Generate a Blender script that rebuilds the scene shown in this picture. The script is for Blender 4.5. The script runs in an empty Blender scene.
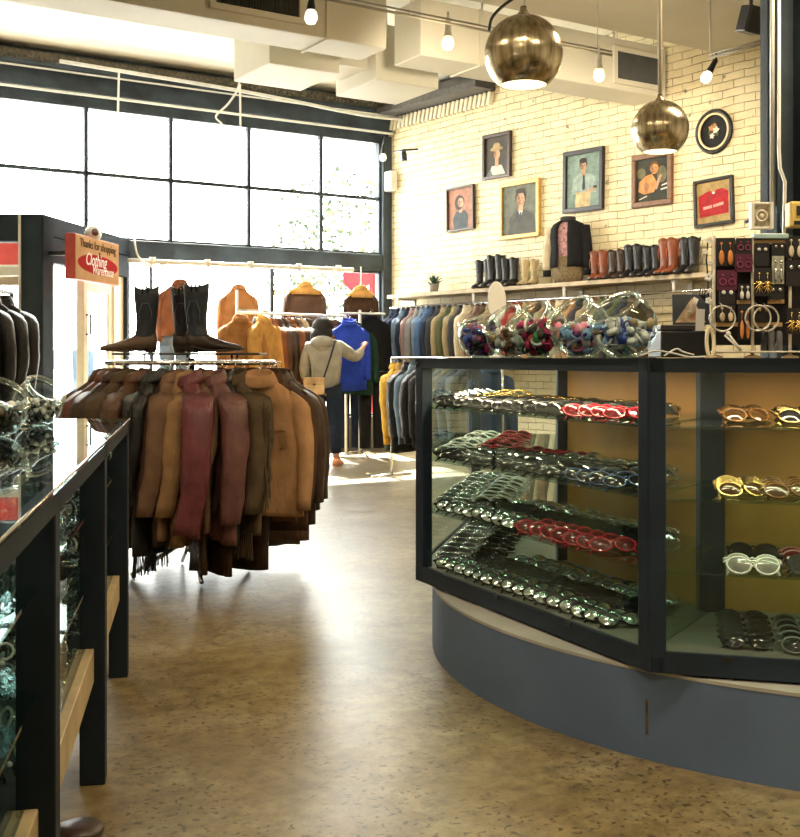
import bpy, math, random
from mathutils import Matrix, Vector, Euler
random.seed(7)
S = bpy.context.scene
COL = S.collection
PI = math.pi
R = math.radians
sin, cos = math.sin, math.cos

# ------------------------------------------------------------------ camera
F = 1100.0
EYE = 1.2
cam = bpy.data.cameras.new('camera')
camo = bpy.data.objects.new('camera', cam)
COL.objects.link(camo)
camo.location = (0, 0, EYE)
camo.rotation_euler = (PI/2, 0, 0)
cam.sensor_width = 36
cam.lens = F/837*36
cam.shift_y = -(418.5-358)/837
cam.clip_start = .05
S.camera = camo
S.view_settings.view_transform = 'Standard'
S.view_settings.look = 'None'
S.view_settings.exposure = .25
S.view_settings.gamma = 1
S.view_settings.use_curve_mapping = False
try:
    S.cycles.transparent_max_bounces = 32
    S.cycles.max_bounces = 10
    S.cycles.sample_clamp_indirect = 6
    S.cycles.caustics_reflective = False
    S.cycles.caustics_refractive = False
except Exception:
    pass

def P(px, py, Y):
    return Vector(((px-400)/F*Y, Y, EYE+(358-py)/F*Y))
CX, CY = -.158, 14.5
DW = (.8466, .532)          # along the window wall, rightwards
DR = (.6247, -.781)         # along the brick wall, towards the camera
TW = math.atan2(DW[1], DW[0])
TR = math.atan2(DR[1], DR[0])
def Wp(x, y, z):            # window wall frame: y grows outwards
    return Vector((CX+DW[0]*x-DW[1]*y, CY+DW[1]*x+DW[0]*y, z))
def Rp(x, y, z):            # brick wall frame: y grows outwards
    return Vector((CX+DR[0]*x-DR[1]*y, CY+DR[1]*x+DR[0]*y, z))
def RW(px, py, off=0):      # pixel -> (t, z) on the brick wall plane (off: local y of that plane)
    r = (px-400)/F
    bx, by = CX-DR[1]*off, CY+DR[0]*off
    t = (by*r-bx)/(DR[0]-DR[1]*r)
    Y = by+DR[1]*t
    return t, EYE+(358-py)/F*Y
def WW(px, py, off=0):
    r = (px-400)/F
    bx, by = CX-DW[1]*off, CY+DW[0]*off
    x = (by*r-bx)/(DW[0]-DW[1]*r)
    Y = by+DW[1]*x
    return x, EYE+(358-py)/F*Y

# ------------------------------------------------------------------ materials
MATS = {}
def M(name, color, rough=.5, metal=0, var=.12, scale=12, bump=.0, bscale=None, spec=.5, coat=0, detail=5, sheen=0, emit=None, estr=0):
    if name in MATS: return MATS[name]
    m = bpy.data.materials.new(name)
    m.use_nodes = True
    nt = m.node_tree; n = nt.nodes; l = nt.links
    b = n['Principled BSDF']
    b.inputs['Roughness'].default_value = rough
    b.inputs['Metallic'].default_value = metal
    b.inputs['Specular IOR Level'].default_value = spec
    b.inputs['Coat Weight'].default_value = coat
    b.inputs['Sheen Weight'].default_value = sheen
    c = tuple(color)+(1,)
    tc = n.new('ShaderNodeTexCoord')
    if var > 0:
        no = n.new('ShaderNodeTexNoise'); no.inputs['Scale'].default_value = scale; no.inputs['Detail'].default_value = detail
        l.new(tc.outputs['Object'], no.inputs['Vector'])
        ra = n.new('ShaderNodeValToRGB')
        ra.color_ramp.elements[0].position = .3
        ra.color_ramp.elements[1].position = .7
        ra.color_ramp.elements[0].color = tuple(max(0, v*(1-var)) for v in color)+(1,)
        ra.color_ramp.elements[1].color = tuple(min(1, v*(1+var)) for v in color)+(1,)
        l.new(no.outputs['Fac'], ra.inputs['Fac'])
        l.new(ra.outputs['Color'], b.inputs['Base Color'])
    else:
        b.inputs['Base Color'].default_value = c
    if bump > 0:
        nb = n.new('ShaderNodeTexNoise'); nb.inputs['Scale'].default_value = bscale or scale*4; nb.inputs['Detail'].default_value = 4
        l.new(tc.outputs['Object'], nb.inputs['Vector'])
        bp = n.new('ShaderNodeBump'); bp.inputs['Strength'].default_value = bump; bp.inputs['Distance'].default_value = .02
        l.new(nb.outputs['Fac'], bp.inputs['Height'])
        l.new(bp.outputs['Normal'], b.inputs['Normal'])
    if emit:
        b.inputs['Emission Color'].default_value = tuple(emit)+(1,)
        b.inputs['Emission Strength'].default_value = estr
    MATS[name] = m
    return m

def glass_mat(name, tint=(1, 1, 1), ior=1.45, rough=.0, pw_=4.5):
    m = bpy.data.materials.new(name); m.use_nodes = True
    nt = m.node_tree; n = nt.nodes; l = nt.links
    n.remove(n['Principled BSDF'])
    t = n.new('ShaderNodeBsdfTransparent'); t.inputs['Color'].default_value = tuple(tint)+(1,)
    g = n.new('ShaderNodeBsdfGlossy'); g.inputs['Roughness'].default_value = rough; g.inputs['Color'].default_value = (.95, 1, 1, 1)
    f = n.new('ShaderNodeLayerWeight'); f.inputs['Blend'].default_value = .5
    pw = n.new('ShaderNodeMath'); pw.operation = 'POWER'; pw.inputs[1].default_value = pw_; l.new(f.outputs['Facing'], pw.inputs[0])
    f0 = ((ior-1)/(ior+1))**2
    ma = n.new('ShaderNodeMath'); ma.operation = 'MULTIPLY_ADD'; ma.inputs[1].default_value = .9-f0; ma.inputs[2].default_value = f0; l.new(pw.outputs[0], ma.inputs[0])
    mx = n.new('ShaderNodeMixShader')
    l.new(ma.outputs[0], mx.inputs['Fac']); l.new(t.outputs['BSDF'], mx.inputs[1]); l.new(g.outputs['BSDF'], mx.inputs[2])
    l.new(mx.outputs['Shader'], n['Material Output'].inputs['Surface'])
    MATS[name] = m
    return m

G_PANE = glass_mat('pane_glass', (.97, .98, .97), 1.3)
G_CASE = glass_mat('case_glass', (.93, .97, .96), 1.35, 0, 9)
G_SHELF = glass_mat('shelf_glass', (.80, .90, .87), 1.45)
G_TOP = glass_mat('counter_top_glass', (.78, .86, .88), 1.7)
G_BOWL = glass_mat('bowl_glass', (.93, .97, .97), 1.4)
G_RIM = glass_mat('bowl_rim_glass', (.86, .92, .90), 2.3, .12, 1.6)

black = M('black_paint', (.010, .014, .020), .4, var=.3, scale=4)
blackcase = M('black_case_paint', (.010, .017, .027), .6, var=.3, scale=4, bump=.05, spec=.25)
navy_post = M('blue_black_post_paint', (.014, .026, .045), .5, var=.25, scale=5, spec=.3)
dark_steel = M('dark_window_steel', (.032, .045, .06), .55, var=.5, scale=3, bump=.1, spec=.3)
steel_col = M('column_steel', (.04, .055, .07), .75, var=.35, scale=3, bump=.15, spec=.2)
white_metal = M('white_metal', (.8, .8, .76), .4, var=.05)
chrome = M('chrome', (.75, .76, .78), .16, 1, var=.1)
conduit_m = M('pale_conduit', (.72, .72, .68), .4, .3, var=.1)
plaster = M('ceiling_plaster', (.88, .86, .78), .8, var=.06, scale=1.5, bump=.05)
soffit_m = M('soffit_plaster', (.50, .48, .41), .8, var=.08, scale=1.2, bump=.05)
duct_m = M('duct_painted_metal', (.58, .55, .46), .5, .0, var=.06, scale=2)
grille_m = M('dark_grille', (.02, .022, .022), .5, var=.2)
wall_plain = M('plain_wall_paint', (.62, .57, .46), .8, var=.08, scale=2)
plinth_m = M('blue_grey_plinth_paint', (.105, .165, .29), .55, var=.12, scale=3, bump=.08)
plinth_top = M('pale_plinth_top', (.42, .42, .40), .5, var=.12, scale=6)
wood_back = M('tan_wood_panel', (.58, .30, .075), .5, var=.18, scale=3, bump=.03)
shelf_wood = M('shelf_wood', (.42, .34, .22), .6, var=.25, scale=6, bump=.05)
rail_wood = M('light_rail_wood', (.42, .32, .18), .5, var=.25, scale=9)
cream_door = M('cream_door_paint', (.72, .66, .50), .5, var=.06)

def brick_mat():
    m = bpy.data.materials.new('painted_brick'); m.use_nodes = True
    nt = m.node_tree; n = nt.nodes; l = nt.links; b = n['Principled BSDF']
    tc = n.new('ShaderNodeTexCoord')
    sp = n.new('ShaderNodeSeparateXYZ'); l.new(tc.outputs['Object'], sp.inputs[0])
    cb = n.new('ShaderNodeCombineXYZ'); l.new(sp.outputs['X'], cb.inputs['X']); l.new(sp.outputs['Z'], cb.inputs['Y'])
    w = n.new('ShaderNodeTexNoise'); w.inputs['Scale'].default_value = 5; w.inputs['Detail'].default_value = 6
    l.new(cb.outputs[0], w.inputs['Vector'])
    sub = n.new('ShaderNodeVectorMath'); sub.operation = 'SUBTRACT'; sub.inputs[1].default_value = (.5, .5, .5); l.new(w.outputs['Color'], sub.inputs[0])
    sc = n.new('ShaderNodeVectorMath'); sc.operation = 'SCALE'; sc.inputs['Scale'].default_value = .032; l.new(sub.outputs[0], sc.inputs[0])
    ad = n.new('ShaderNodeVectorMath'); ad.operation = 'ADD'; l.new(cb.outputs[0], ad.inputs[0]); l.new(sc.outputs[0], ad.inputs[1])
    br = n.new('ShaderNodeTexBrick')
    br.inputs['Scale'].default_value = 1; br.inputs['Brick Width'].default_value = .235; br.inputs['Row Height'].default_value = .078
    br.inputs['Mortar Size'].default_value = .006; br.inputs['Mortar Smooth'].default_value = .5; br.inputs['Bias'].default_value = -.3
    br.inputs['Color1'].default_value = (.74, .65, .44, 1); br.inputs['Color2'].default_value = (.65, .555, .345, 1); br.inputs['Mortar'].default_value = (.27, .21, .11, 1)
    l.new(ad.outputs[0], br.inputs['Vector'])
    # chips and dark marks
    ch = n.new('ShaderNodeTexNoise'); ch.inputs['Scale'].default_value = 13; ch.inputs['Detail'].default_value = 3; l.new(cb.outputs[0], ch.inputs['Vector'])
    cr = n.new('ShaderNodeValToRGB'); cr.color_ramp.elements[0].position = .285; cr.color_ramp.elements[1].position = .325
    l.new(ch.outputs['Fac'], cr.inputs['Fac'])
    mx = n.new('ShaderNodeMix'); mx.data_type = 'RGBA'; mx.blend_type = 'MIX'
    l.new(cr.outputs['Color'], mx.inputs['Factor']); mx.inputs['A'].default_value = (.16, .13, .09, 1); l.new(br.outputs['Color'], mx.inputs['B'])
    pn = n.new('ShaderNodeTexNoise'); pn.inputs['Scale'].default_value = 3.2; pn.inputs['Detail'].default_value = 7; pn.inputs['Roughness'].default_value = .7; l.new(cb.outputs[0], pn.inputs['Vector'])
    pr = n.new('ShaderNodeValToRGB'); pr.color_ramp.elements[0].position = .3; pr.color_ramp.elements[1].position = .62; pr.color_ramp.elements[0].color = (.80, .77, .70, 1); pr.color_ramp.elements[1].color = (1.06, 1.06, 1.06, 1); l.new(pn.outputs['Fac'], pr.inputs['Fac'])
    pm_ = n.new('ShaderNodeMix'); pm_.data_type = 'RGBA'; pm_.blend_type = 'MULTIPLY'; pm_.inputs['Factor'].default_value = 1; l.new(mx.outputs['Result'], pm_.inputs['A']); l.new(pr.outputs['Color'], pm_.inputs['B'])
    # paint fills part of the joints
    fn = n.new('ShaderNodeTexNoise'); fn.inputs['Scale'].default_value = 6; fn.inputs['Detail'].default_value = 3; l.new(cb.outputs[0], fn.inputs['Vector'])
    fr_ = n.new('ShaderNodeValToRGB'); fr_.color_ramp.elements[0].position = .40; fr_.color_ramp.elements[1].position = .62; fr_.color_ramp.elements[1].color = (.6, .6, .6, 1); l.new(fn.outputs['Fac'], fr_.inputs['Fac'])
    fm = n.new('ShaderNodeMix'); fm.data_type = 'RGBA'; l.new(fr_.outputs['Color'], fm.inputs['Factor']); l.new(pm_.outputs['Result'], fm.inputs['A']); fm.inputs['B'].default_value = (.70, .61, .40, 1)
    l.new(fm.outputs['Result'], b.inputs['Base Color'])
    b.inputs['Roughness'].default_value = .6
    inv = n.new('ShaderNodeMath'); inv.operation = 'SUBTRACT'; inv.inputs[0].default_value = 1; l.new(br.outputs['Fac'], inv.inputs[1])
    nn = n.new('ShaderNodeTexNoise'); nn.inputs['Scale'].default_value = 40; l.new(cb.outputs[0], nn.inputs['Vector'])
    ma = n.new('ShaderNodeMath'); ma.operation = 'MULTIPLY_ADD'; ma.inputs[1].default_value = .5; l.new(nn.outputs['Fac'], ma.inputs[0]); l.new(inv.outputs[0], ma.inputs[2])
    bp = n.new('ShaderNodeBump'); bp.inputs['Strength'].default_value = .7; bp.inputs['Distance'].default_value = .012
    l.new(ma.outputs[0], bp.inputs['Height']); l.new(bp.outputs['Normal'], b.inputs['Normal'])
    return m
BRICK = brick_mat()

def floor_mat():
    m = bpy.data.materials.new('worn_concrete'); m.use_nodes = True
    nt = m.node_tree; n = nt.nodes; l = nt.links; b = n['Principled BSDF']
    tc = n.new('ShaderNodeTexCoord')
    def noise(s, d=6, r=.6):
        x = n.new('ShaderNodeTexNoise'); x.inputs['Scale'].default_value = s; x.inputs['Detail'].default_value = d; x.inputs['Roughness'].default_value = r
        l.new(tc.outputs['Object'], x.inputs['Vector']); return x
    def ramp(src, stops):
        x = n.new('ShaderNodeValToRGB'); e = x.color_ramp.elements
        e[0].position, e[0].color = stops[0][0], tuple(stops[0][1])+(1,)
        e[1].position, e[1].color = stops[-1][0], tuple(stops[-1][1])+(1,)
        for p, c in stops[1:-1]:
            k = e.new(p); k.color = tuple(c)+(1,)
        l.new(src, x.inputs['Fac']); return x
    def mul(a, c):
        x = n.new('ShaderNodeMix'); x.data_type = 'RGBA'; x.blend_type = 'MULTIPLY'; x.inputs['Factor'].default_value = 1
        l.new(a, x.inputs['A']); l.new(c, x.inputs['B']); return x.outputs['Result']
    base = ramp(noise(1.7, 9, .68).outputs['Fac'], [(.30, (.15, .098, .034)), (.48, (.245, .178, .080)), (.70, (.36, .30, .185))])
    fine = ramp(noise(14, 6, .7).outputs['Fac'], [(.32, (.48, .46, .42)), (.62, (1.12, 1.12, 1.12))])
    c = mul(base.outputs['Color'], fine.outputs['Color'])
    # small pits and aggregate, present in clusters
    vo = n.new('ShaderNodeTexNoise'); vo.inputs['Scale'].default_value = 46; vo.inputs['Detail'].default_value = 3; l.new(tc.outputs['Object'], vo.inputs['Vector'])
    sp = ramp(vo.outputs['Fac'], [(.375, (0, 0, 0)), (.415, (1, 1, 1))])
    cl = ramp(noise(2.2, 4).outputs['Fac'], [(.40, (1, 1, 1)), (.52, (0, 0, 0))])
    li = n.new('ShaderNodeMix'); li.data_type = 'RGBA'; li.blend_type = 'LIGHTEN'; li.inputs['Factor'].default_value = 1
    l.new(sp.outputs['Color'], li.inputs['A']); l.new(cl.outputs['Color'], li.inputs['B'])
    so = ramp(li.outputs['Result'], [(0, (.26, .24, .21)), (1, (1, 1, 1))])
    c = mul(c, so.outputs['Color'])
    # thin cracks
    vv = n.new('ShaderNodeTexVoronoi'); vv.feature = 'DISTANCE_TO_EDGE'; vv.inputs['Scale'].default_value = .42
    wn = noise(1.6, 5); sb = n.new('ShaderNodeVectorMath'); sb.operation = 'MULTIPLY_ADD'; sb.inputs[1].default_value = (.5, .5, .5)
    l.new(wn.outputs['Color'], sb.inputs[0]); l.new(tc.outputs['Object'], sb.inputs[2]); l.new(sb.outputs[0], vv.inputs['Vector'])
    ck = ramp(vv.outputs['Distance'], [(.0008, (.55, .52, .46)), (.0032, (1, 1, 1))])
    c = mul(c, ck.outputs['Color'])
    l.new(c, b.inputs['Base Color'])
    rr = ramp(noise(2.6, 6).outputs['Fac'], [(.25, (.27, .27, .27)), (.75, (.42, .42, .42))])
    l.new(rr.outputs['Color'], b.inputs['Roughness'])
    b.inputs['Coat Weight'].default_value = .3; b.inputs['Coat Roughness'].default_value = .36; b.inputs['Coat Tint'].default_value = (.85, .93, 1, 1)
    bp = n.new('ShaderNodeBump'); bp.inputs['Strength'].default_value = .12; bp.inputs['Distance'].default_value = .01
    l.new(noise(5, 5).outputs['Fac'], bp.inputs['Height']); l.new(bp.outputs['Normal'], b.inputs['Normal'])
    return m
FLOOR = floor_mat()

# ------------------------------------------------------------------ mesh builder
class MB:
    def __init__(s): s.v = []; s.f = []; s.m = []; s.s = []
    def add(s, vs, fs, m=0, sm=False):
        o = len(s.v); s.v += [tuple(v) for v in vs]
        for f in fs:
            s.f.append(tuple(i+o for i in f)); s.m.append(m); s.s.append(sm)
        return s
    def box(s, c, d, m=0, rot=None):
        x, y, z = d[0]/2, d[1]/2, d[2]/2
        vs = [Vector((a*x, b_*y, e*z)) for a in (-1, 1) for b_ in (-1, 1) for e in (-1, 1)]
        if rot is not None:
            q = rot if isinstance(rot, Matrix) else Euler(rot).to_matrix()
            vs = [q @ v for v in vs]
        vs = [v+Vector(c) for v in vs]
        return s.add(vs, [(0, 1, 3, 2), (4, 6, 7, 5), (0, 4, 5, 1), (2, 3, 7, 6), (0, 2, 6, 4), (1, 5, 7, 3)], m)
    def span(s, a, b, m=0):
        return s.box([(a[i]+b[i])/2 for i in range(3)], [abs(b[i]-a[i]) for i in range(3)], m)
    def prism(s, poly, z0, z1, m=0, ax='z', sm=False):
        n = len(poly)
        ar = sum(poly[i][0]*poly[(i+1) % n][1]-poly[(i+1) % n][0]*poly[i][1] for i in range(n))
        if (ar < 0) != (ax == 'y'): poly = list(poly)[::-1]
        if z1 < z0: z0, z1 = z1, z0
        def q(p, z):
            if ax == 'z': return (p[0], p[1], z)
            if ax == 'y': return (p[0], z, p[1])
            return (z, p[0], p[1])
        vs = [q(p, z0) for p in poly]+[q(p, z1) for p in poly]
        s.add(vs, [tuple(range(n-1, -1, -1)), tuple(range(n, 2*n))], m)
        return s.add(vs, [(i, (i+1) % n, n+(i+1) % n, n+i) for i in range(n)], m, sm)
    def loft(s, rings, m=0, sm=True, cap0=True, cap1=True, closed=True):
        n = len(rings[0]); vs = [p for r in rings for p in r]; fs = []
        for i in range(len(rings)-1):
            for j in range(n if closed else n-1):
                k = (j+1) % n
                fs.append((i*n+j, i*n+k, (i+1)*n+k, (i+1)*n+j))
        s.add(vs, fs, m, sm)
        o = len(s.v)-len(vs)
        if closed and cap0: s.f.append(tuple(o+j for j in range(n-1, -1, -1))); s.m.append(m); s.s.append(sm)
        if closed and cap1: s.f.append(tuple(o+(len(rings)-1)*n+j for j in range(n))); s.m.append(m); s.s.append(sm)
        return s
    def tube(s, pts, r, n=8, m=0, cap=True, cyc=False):
        pts = [Vector(p) for p in pts]; L = len(pts)
        rs = r if isinstance(r, (list, tuple)) else [r]*L
        rings = []; up = None
        for i, p in enumerate(pts):
            if cyc: t = pts[(i+1) % L]-pts[i-1]
            else: t = pts[min(i+1, L-1)]-pts[max(i-1, 0)]
            t.normalize()
            if up is None:
                up = Vector((0, 0, 1)) if abs(t.z) < .9 else Vector((1, 0, 0))
            a = t.cross(up)
            if a.length < 1e-5: a = t.cross(Vector((0, 1, 0)))
            a.normalize(); b = a.cross(t); b.normalize(); up = b
            rings.append([p+a*(cos(2*PI*j/n)*rs[i])+b*(sin(2*PI*j/n)*rs[i]) for j in range(n)])
        if cyc: rings.append(rings[0]); return s.loft(rings, m, True, False, False)
        return s.loft(rings, m, True, cap, cap)
    def lathe(s, prof, n=24, m=0, o=(0, 0, 0), q=None, cap0=False, cap1=False, sm=True):
        rings = []
        for r, z in prof:
            ring = []
            for j in range(n):
                v = Vector((r*cos(2*PI*j/n), r*sin(2*PI*j/n), z))
                if q is not None: v = q @ v
                ring.append(v+Vector(o))
            rings.append(ring)
        return s.loft(rings, m, sm, cap0, cap1)
    def ell(s, c, r, n=12, k=8, m=0, q=None):
        rings = []
        for i in range(k+1):
            a = -PI/2+PI*i/k
            ring = []
            for j in range(n):
                rr = max(cos(a), .02)
                v = Vector((r[0]*rr*cos(2*PI*j/n), r[1]*rr*sin(2*PI*j/n), r[2]*sin(a)))
                if q is not None: v = q @ v
                ring.append(v+Vector(c))
            rings.append(ring)
        return s.loft(rings, m)
    def xf(s, mat):
        s.v = [tuple(mat @ Vector(v)) for v in s.v]; return s
    def mesh(s, name, mats):
        me = bpy.data.meshes.new(name)
        me.from_pydata(s.v, [], s.f)
        for x in (mats if isinstance(mats, (list, tuple)) else [mats]): me.materials.append(x)
        me.polygons.foreach_set('material_index', s.m)
        me.polygons.foreach_set('use_smooth', s.s)
        me.update()
        return me
    def build(s, name, mats, parent=None, loc=(0, 0, 0), rz=0, bevel=0, seg=2):
        o = bpy.data.objects.new(name, s.mesh(name, mats)); COL.objects.link(o)
        o.location = loc; o.rotation_euler = (0, 0, rz)
        if parent is not None: o.parent = parent
        if bevel:
            b = o.modifiers.new('bevel', 'BEVEL'); b.width = bevel; b.segments = seg; b.limit_method = 'ANGLE'; b.angle_limit = R(50)
        return o

LABELS = {}
def tag(o, label, cat, group=None, kind=None):
    if label:
        o['label'] = label
        LABELS.setdefault(label, []).append(o.name)
    if cat: o['category'] = cat
    if group: o['group'] = group
    if kind: o['kind'] = kind
    return o
def thing(name, label, cat, loc=(0, 0, 0), rz=0, group=None):
    o = bpy.data.objects.new(name, None); COL.objects.link(o)
    o.location = loc; o.rotation_euler = (0, 0, rz); o.empty_display_size = .1
    return tag(o, label, cat, group)
def struct(o, label=None):
    o['kind'] = 'structure'
    return o
def copy_tree(o, parent=None):
    c = o.copy(); COL.objects.link(c)
    if parent is not None: c.parent = parent
    for ch in KIDS.get(o.name, []): copy_tree(ch, c)
    return c
KIDS = {}
def kid(parent, o):
    KIDS.setdefault(parent.name, []).append(o); return o
ORD = ['first', 'second', 'third', 'fourth', 'fifth', 'sixth', 'seventh', 'eighth', 'ninth', 'tenth', 'eleventh', 'twelfth', 'thirteenth', 'fourteenth', 'fifteenth', 'sixteenth', 'seventeenth', 'eighteenth', 'nineteenth', 'twentieth', 'twenty-first', 'twenty-second', 'twenty-third', 'twenty-fourth', 'twenty-fifth', 'twenty-sixth', 'twenty-seventh', 'twenty-eighth', 'twenty-ninth', 'thirtieth', 'thirty-first', 'thirty-second', 'thirty-third', 'thirty-fourth', 'thirty-fifth', 'thirty-sixth', 'thirty-seventh', 'thirty-eighth', 'thirty-ninth', 'fortieth']
WORLD = 16.5
WALL_W = 210
CASE_W = 8
SUN = 40
FILL_LAMPS = [(.1, 2.2, 45), (-2.6, 3.6, 40), (2.6, 1.5, 55), (-1, -1.5, 80), (2.9, 6.4, 70)]  # added fill lamps out of view: plan position and power
# ================================================================== SETTING
fl = MB(); fl.span((-14, -24, -.1), (12, .24, 0)); struct(fl.build('floor', FLOOR, loc=(CX, CY, 0), rz=TW))
# brick wall (right)
bw = MB(); bw.span((-.0, 0, 0), (9.5, .3, 4.7)); struct(bw.build('wall_right', BRICK, loc=(CX, CY, 0), rz=TR))
# ceiling
ce = MB(); ce.span((-14, -24, 4.6), (12, .3, 4.75)); struct(ce.build('ceiling', plaster, loc=(CX, CY, 0), rz=TW))
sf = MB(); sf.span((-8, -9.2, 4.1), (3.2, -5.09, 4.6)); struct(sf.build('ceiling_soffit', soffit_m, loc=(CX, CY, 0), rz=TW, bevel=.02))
# other walls of the shop, behind and beside the viewer
lw = MB(); lw.span((-5.6, -4.5, 0), (-5.4, 11.4, 4.7)); struct(lw.build('wall_left', wall_plain))
rb = Rp(9.4, 0, 0)
w2 = MB(); w2.span((rb.x-.1, -4.5, 0), (rb.x+.1, rb.y+.2, 4.7)); struct(w2.build('wall_side', wall_plain))
w3 = MB(); w3.span((-5.6, -4.7, 0), (rb.x+.1, -4.5, 4.7)); struct(w3.build('wall_back', wall_plain))

# ---- window wall: steel framing (local x: 0 at the corner, negative to the left)
XL = -6.15
def wstruct(name, mb, m, bevel=0): return struct(mb.build(name, m, loc=(CX, CY, 0), rz=TW, bevel=bevel))
hb = MB()
hb.span((XL, -.02, 4.04), (.0, .30, 4.62))
hb.span((XL, -.12, 4.16), (.0, -.02, 4.36))
hb.span((XL, -.20, 4.36), (.0, -.02, 4.42))
wstruct('wall_front', hb, dark_steel, .006)
tr = MB(); tr.span((XL, -.15, 4.115), (0, -.125, 4.14)); tr.span((XL, -.225, 4.33), (0, -.20, 4.345))
wstruct('trim_1', tr, white_metal)
rope = MB()
for k in range(110):
    rope.box((XL+.03+k*.055, -.215, 4.47), (.028, .03, .075), rot=(0, .6, 0))
rope.span((XL, -.20, 4.42), (0, -.02, 4.52))
wstruct('trim_2', rope, M('worn_cornice', (.10, .085, .06), .8, var=.5, scale=25))
tb = MB(); tb.span((-3.5, -.06, 2.335), (0, .12, 2.55)); tb.span((XL, -.06, 2.335), (-3.5, .12, 2.55))
wstruct('trim_3', tb, dark_steel, .008)
pm = MB(); pm.span((-.12, -.08, 0), (.02, .14, 4.1)); wstruct('trim_4', pm, dark_steel, .008)
# upper window: two rows of panes
def window(n, x0, x1, z0, z1, xs, zs, bar=.022):
    f = MB()
    f.span((x0, -.02, z0), (x1, .03, z0+.03)); f.span((x0, -.02, z1-.03), (x1, .03, z1))
    f.span((x0, -.02, z0), (x0+.03, .03, z1)); f.span((x1-.03, -.02, z0), (x1, .03, z1))
    o = struct(f.build('window_%d' % n, dark_steel, loc=(CX, CY, 0), rz=TW))
    for x in xs:
        b = MB(); b.span((x-bar, -.025, z0), (x+bar, .035, z1)); b.build('mullion', dark_steel, o)
    for z in zs:
        b = MB(); b.span((x0, -.022, z-.02), (x1, .032, z+.02)); b.build('glazing_bar', dark_steel, o)
    ex = [x0]+list(xs)+[x1]; ez = [z0]+list(zs)+[z1]
    for i in range(len(ex)-1):
        for j in range(len(ez)-1):
            g = MB(); g.span((ex[i]+bar, .003, ez[j]+.02), (ex[i+1]-bar, .009, ez[j+1]-.02)); g.build('pane', G_PANE, o)
    return o
window(1, XL, -.12, 2.55, 4.04, [-5.98+k*.995 for k in range(6)], [3.28])
window(2, -3.25, -.12, .45, 2.335, [-1.69], [])
si = MB(); si.span((-3.3, -.12, 0), (-.1, .14, .45)); wstruct('wall_window', si, M('window_apron', (.16, .15, .13), .7))
# dark ledge and brick course high on the brick wall
lg = MB(); lg.span((.05, -.32, 4.34), (2.05, -.003, 4.42)); lg.span((.05, -.22, 4.46), (2.05, -.003, 4.54)); lg.span((.05, -.10, 4.42), (2.05, -.003, 4.46))
struct(lg.build('trim_5', M('dark_cornice', (.05, .045, .04), .7, var=.4, scale=20), loc=(CX, CY, 0), rz=TR))
dn = MB()
for k in range(24):
    dn.box((.15+k*.08, -.035, 4.25), (.05, .065, .16), rot=(0, .25, 0))
struct(dn.build('trim_6', M('dentil_brick', (.74, .68, .52), .7, var=.1, scale=9), loc=(CX, CY, 0), rz=TR, bevel=.006))

# ---- entrance vestibule
VA = Vector((-3.37, 10.38, 0)); VB = Vector((-3.10, 12.62, 0))
vd = (VB-VA).normalized(); VL = (VB-VA).length
TV = math.atan2(vd.y, vd.x)           # local x runs from the near corner to the window wall, local -y faces the shop... (right)
vest = M('vestibule_dark_paint', (.028, .042, .058), .8, var=.25, scale=3, spec=.15)
v = MB()
v.span((-.0, 0, 2.12), (VL, .14, 2.36))
v.span((0, .0, 2.37), (VL, .14, 2.56))
v.span((.0, 0, 0), (.24, .2, 2.56))
v.span((VL-.09, 0, 0), (VL, .12, 2.56))
struct(v.build('wall_vestibule', vest, loc=VA, rz=TV, bevel=.008))
v2 = MB()
x0 = VA.x
v2.span((x0-2.0, 10.38, 2.30), (x0-.02, 10.54, 2.56)); v2.span((x0-.22, 10.38, 0), (x0-.005, 10.58, 2.56)); v2.span((x0-2.0, 10.38, 2.30), (x0-1.8, 10.54, 0))
struct(v2.build('wall_vestibule_front', vest, bevel=.008))
v3 = MB(); v3.span((x0-.225, 10.355, 0), (x0-.205, 10.40, 2.555)); struct(v3.build('trim_7', white_metal))
v4 = MB(); v4.span((x0-1.8, 10.44, .4), (x0-.22, 10.446, 2.30)); struct(v4.build('window_3', G_PANE))
v5 = MB(); v5.span((x0-1.8, 10.42, 1.98), (x0-.22, 10.50, 2.06)); v5.span((x0-1.8, 10.40, 0), (x0-.22, 10.5, .4)); struct(v5.build('trim_8', white_metal))
# vestibule ceiling and outer return
# side light and door in the vestibule side
d0 = MB(); d0.span((.26, .06, .06), (1.02, .066, 2.12)); struct(d0.build('window_4', G_PANE, loc=VA, rz=TV))
d1 = MB()
for a, b in (((1.02, .03, 0), (1.09, .11, 2.12)), ((1.86, .03, 0), (1.93, .11, 2.12)), ((1.09, .03, 2.03), (1.86, .11, 2.12)), ((1.93, .04, 0), (VL-.09, .10, 2.12))): d1.span(a, b)
dd = struct(d1.build('door_1', cream_door, loc=VA, rz=TV, bevel=.006))
lf = MB()
for a, b in (((1.10, .05, .02), (1.19, .09, 2.02)), ((1.76, .05, .02), (1.85, .09, 2.02)), ((1.19, .05, 1.9), (1.76, .09, 2.02)), ((1.19, .05, .02), (1.76, .09, .25))): lf.span(a, b)
lfo = lf.build('door_leaf', cream_door, dd, bevel=.005)
pg = MB(); pg.span((1.19, .067, .25), (1.76, .073, 1.9)); pg.build('pane', G_PANE, lfo)
hd = MB(); hd.tube([(1.13, .05, 1.45), (1.13, .0, 1.45), (1.13, .0, 1.65), (1.13, .05, 1.65)], .012); hd.build('door_handle', black, lfo)

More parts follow.
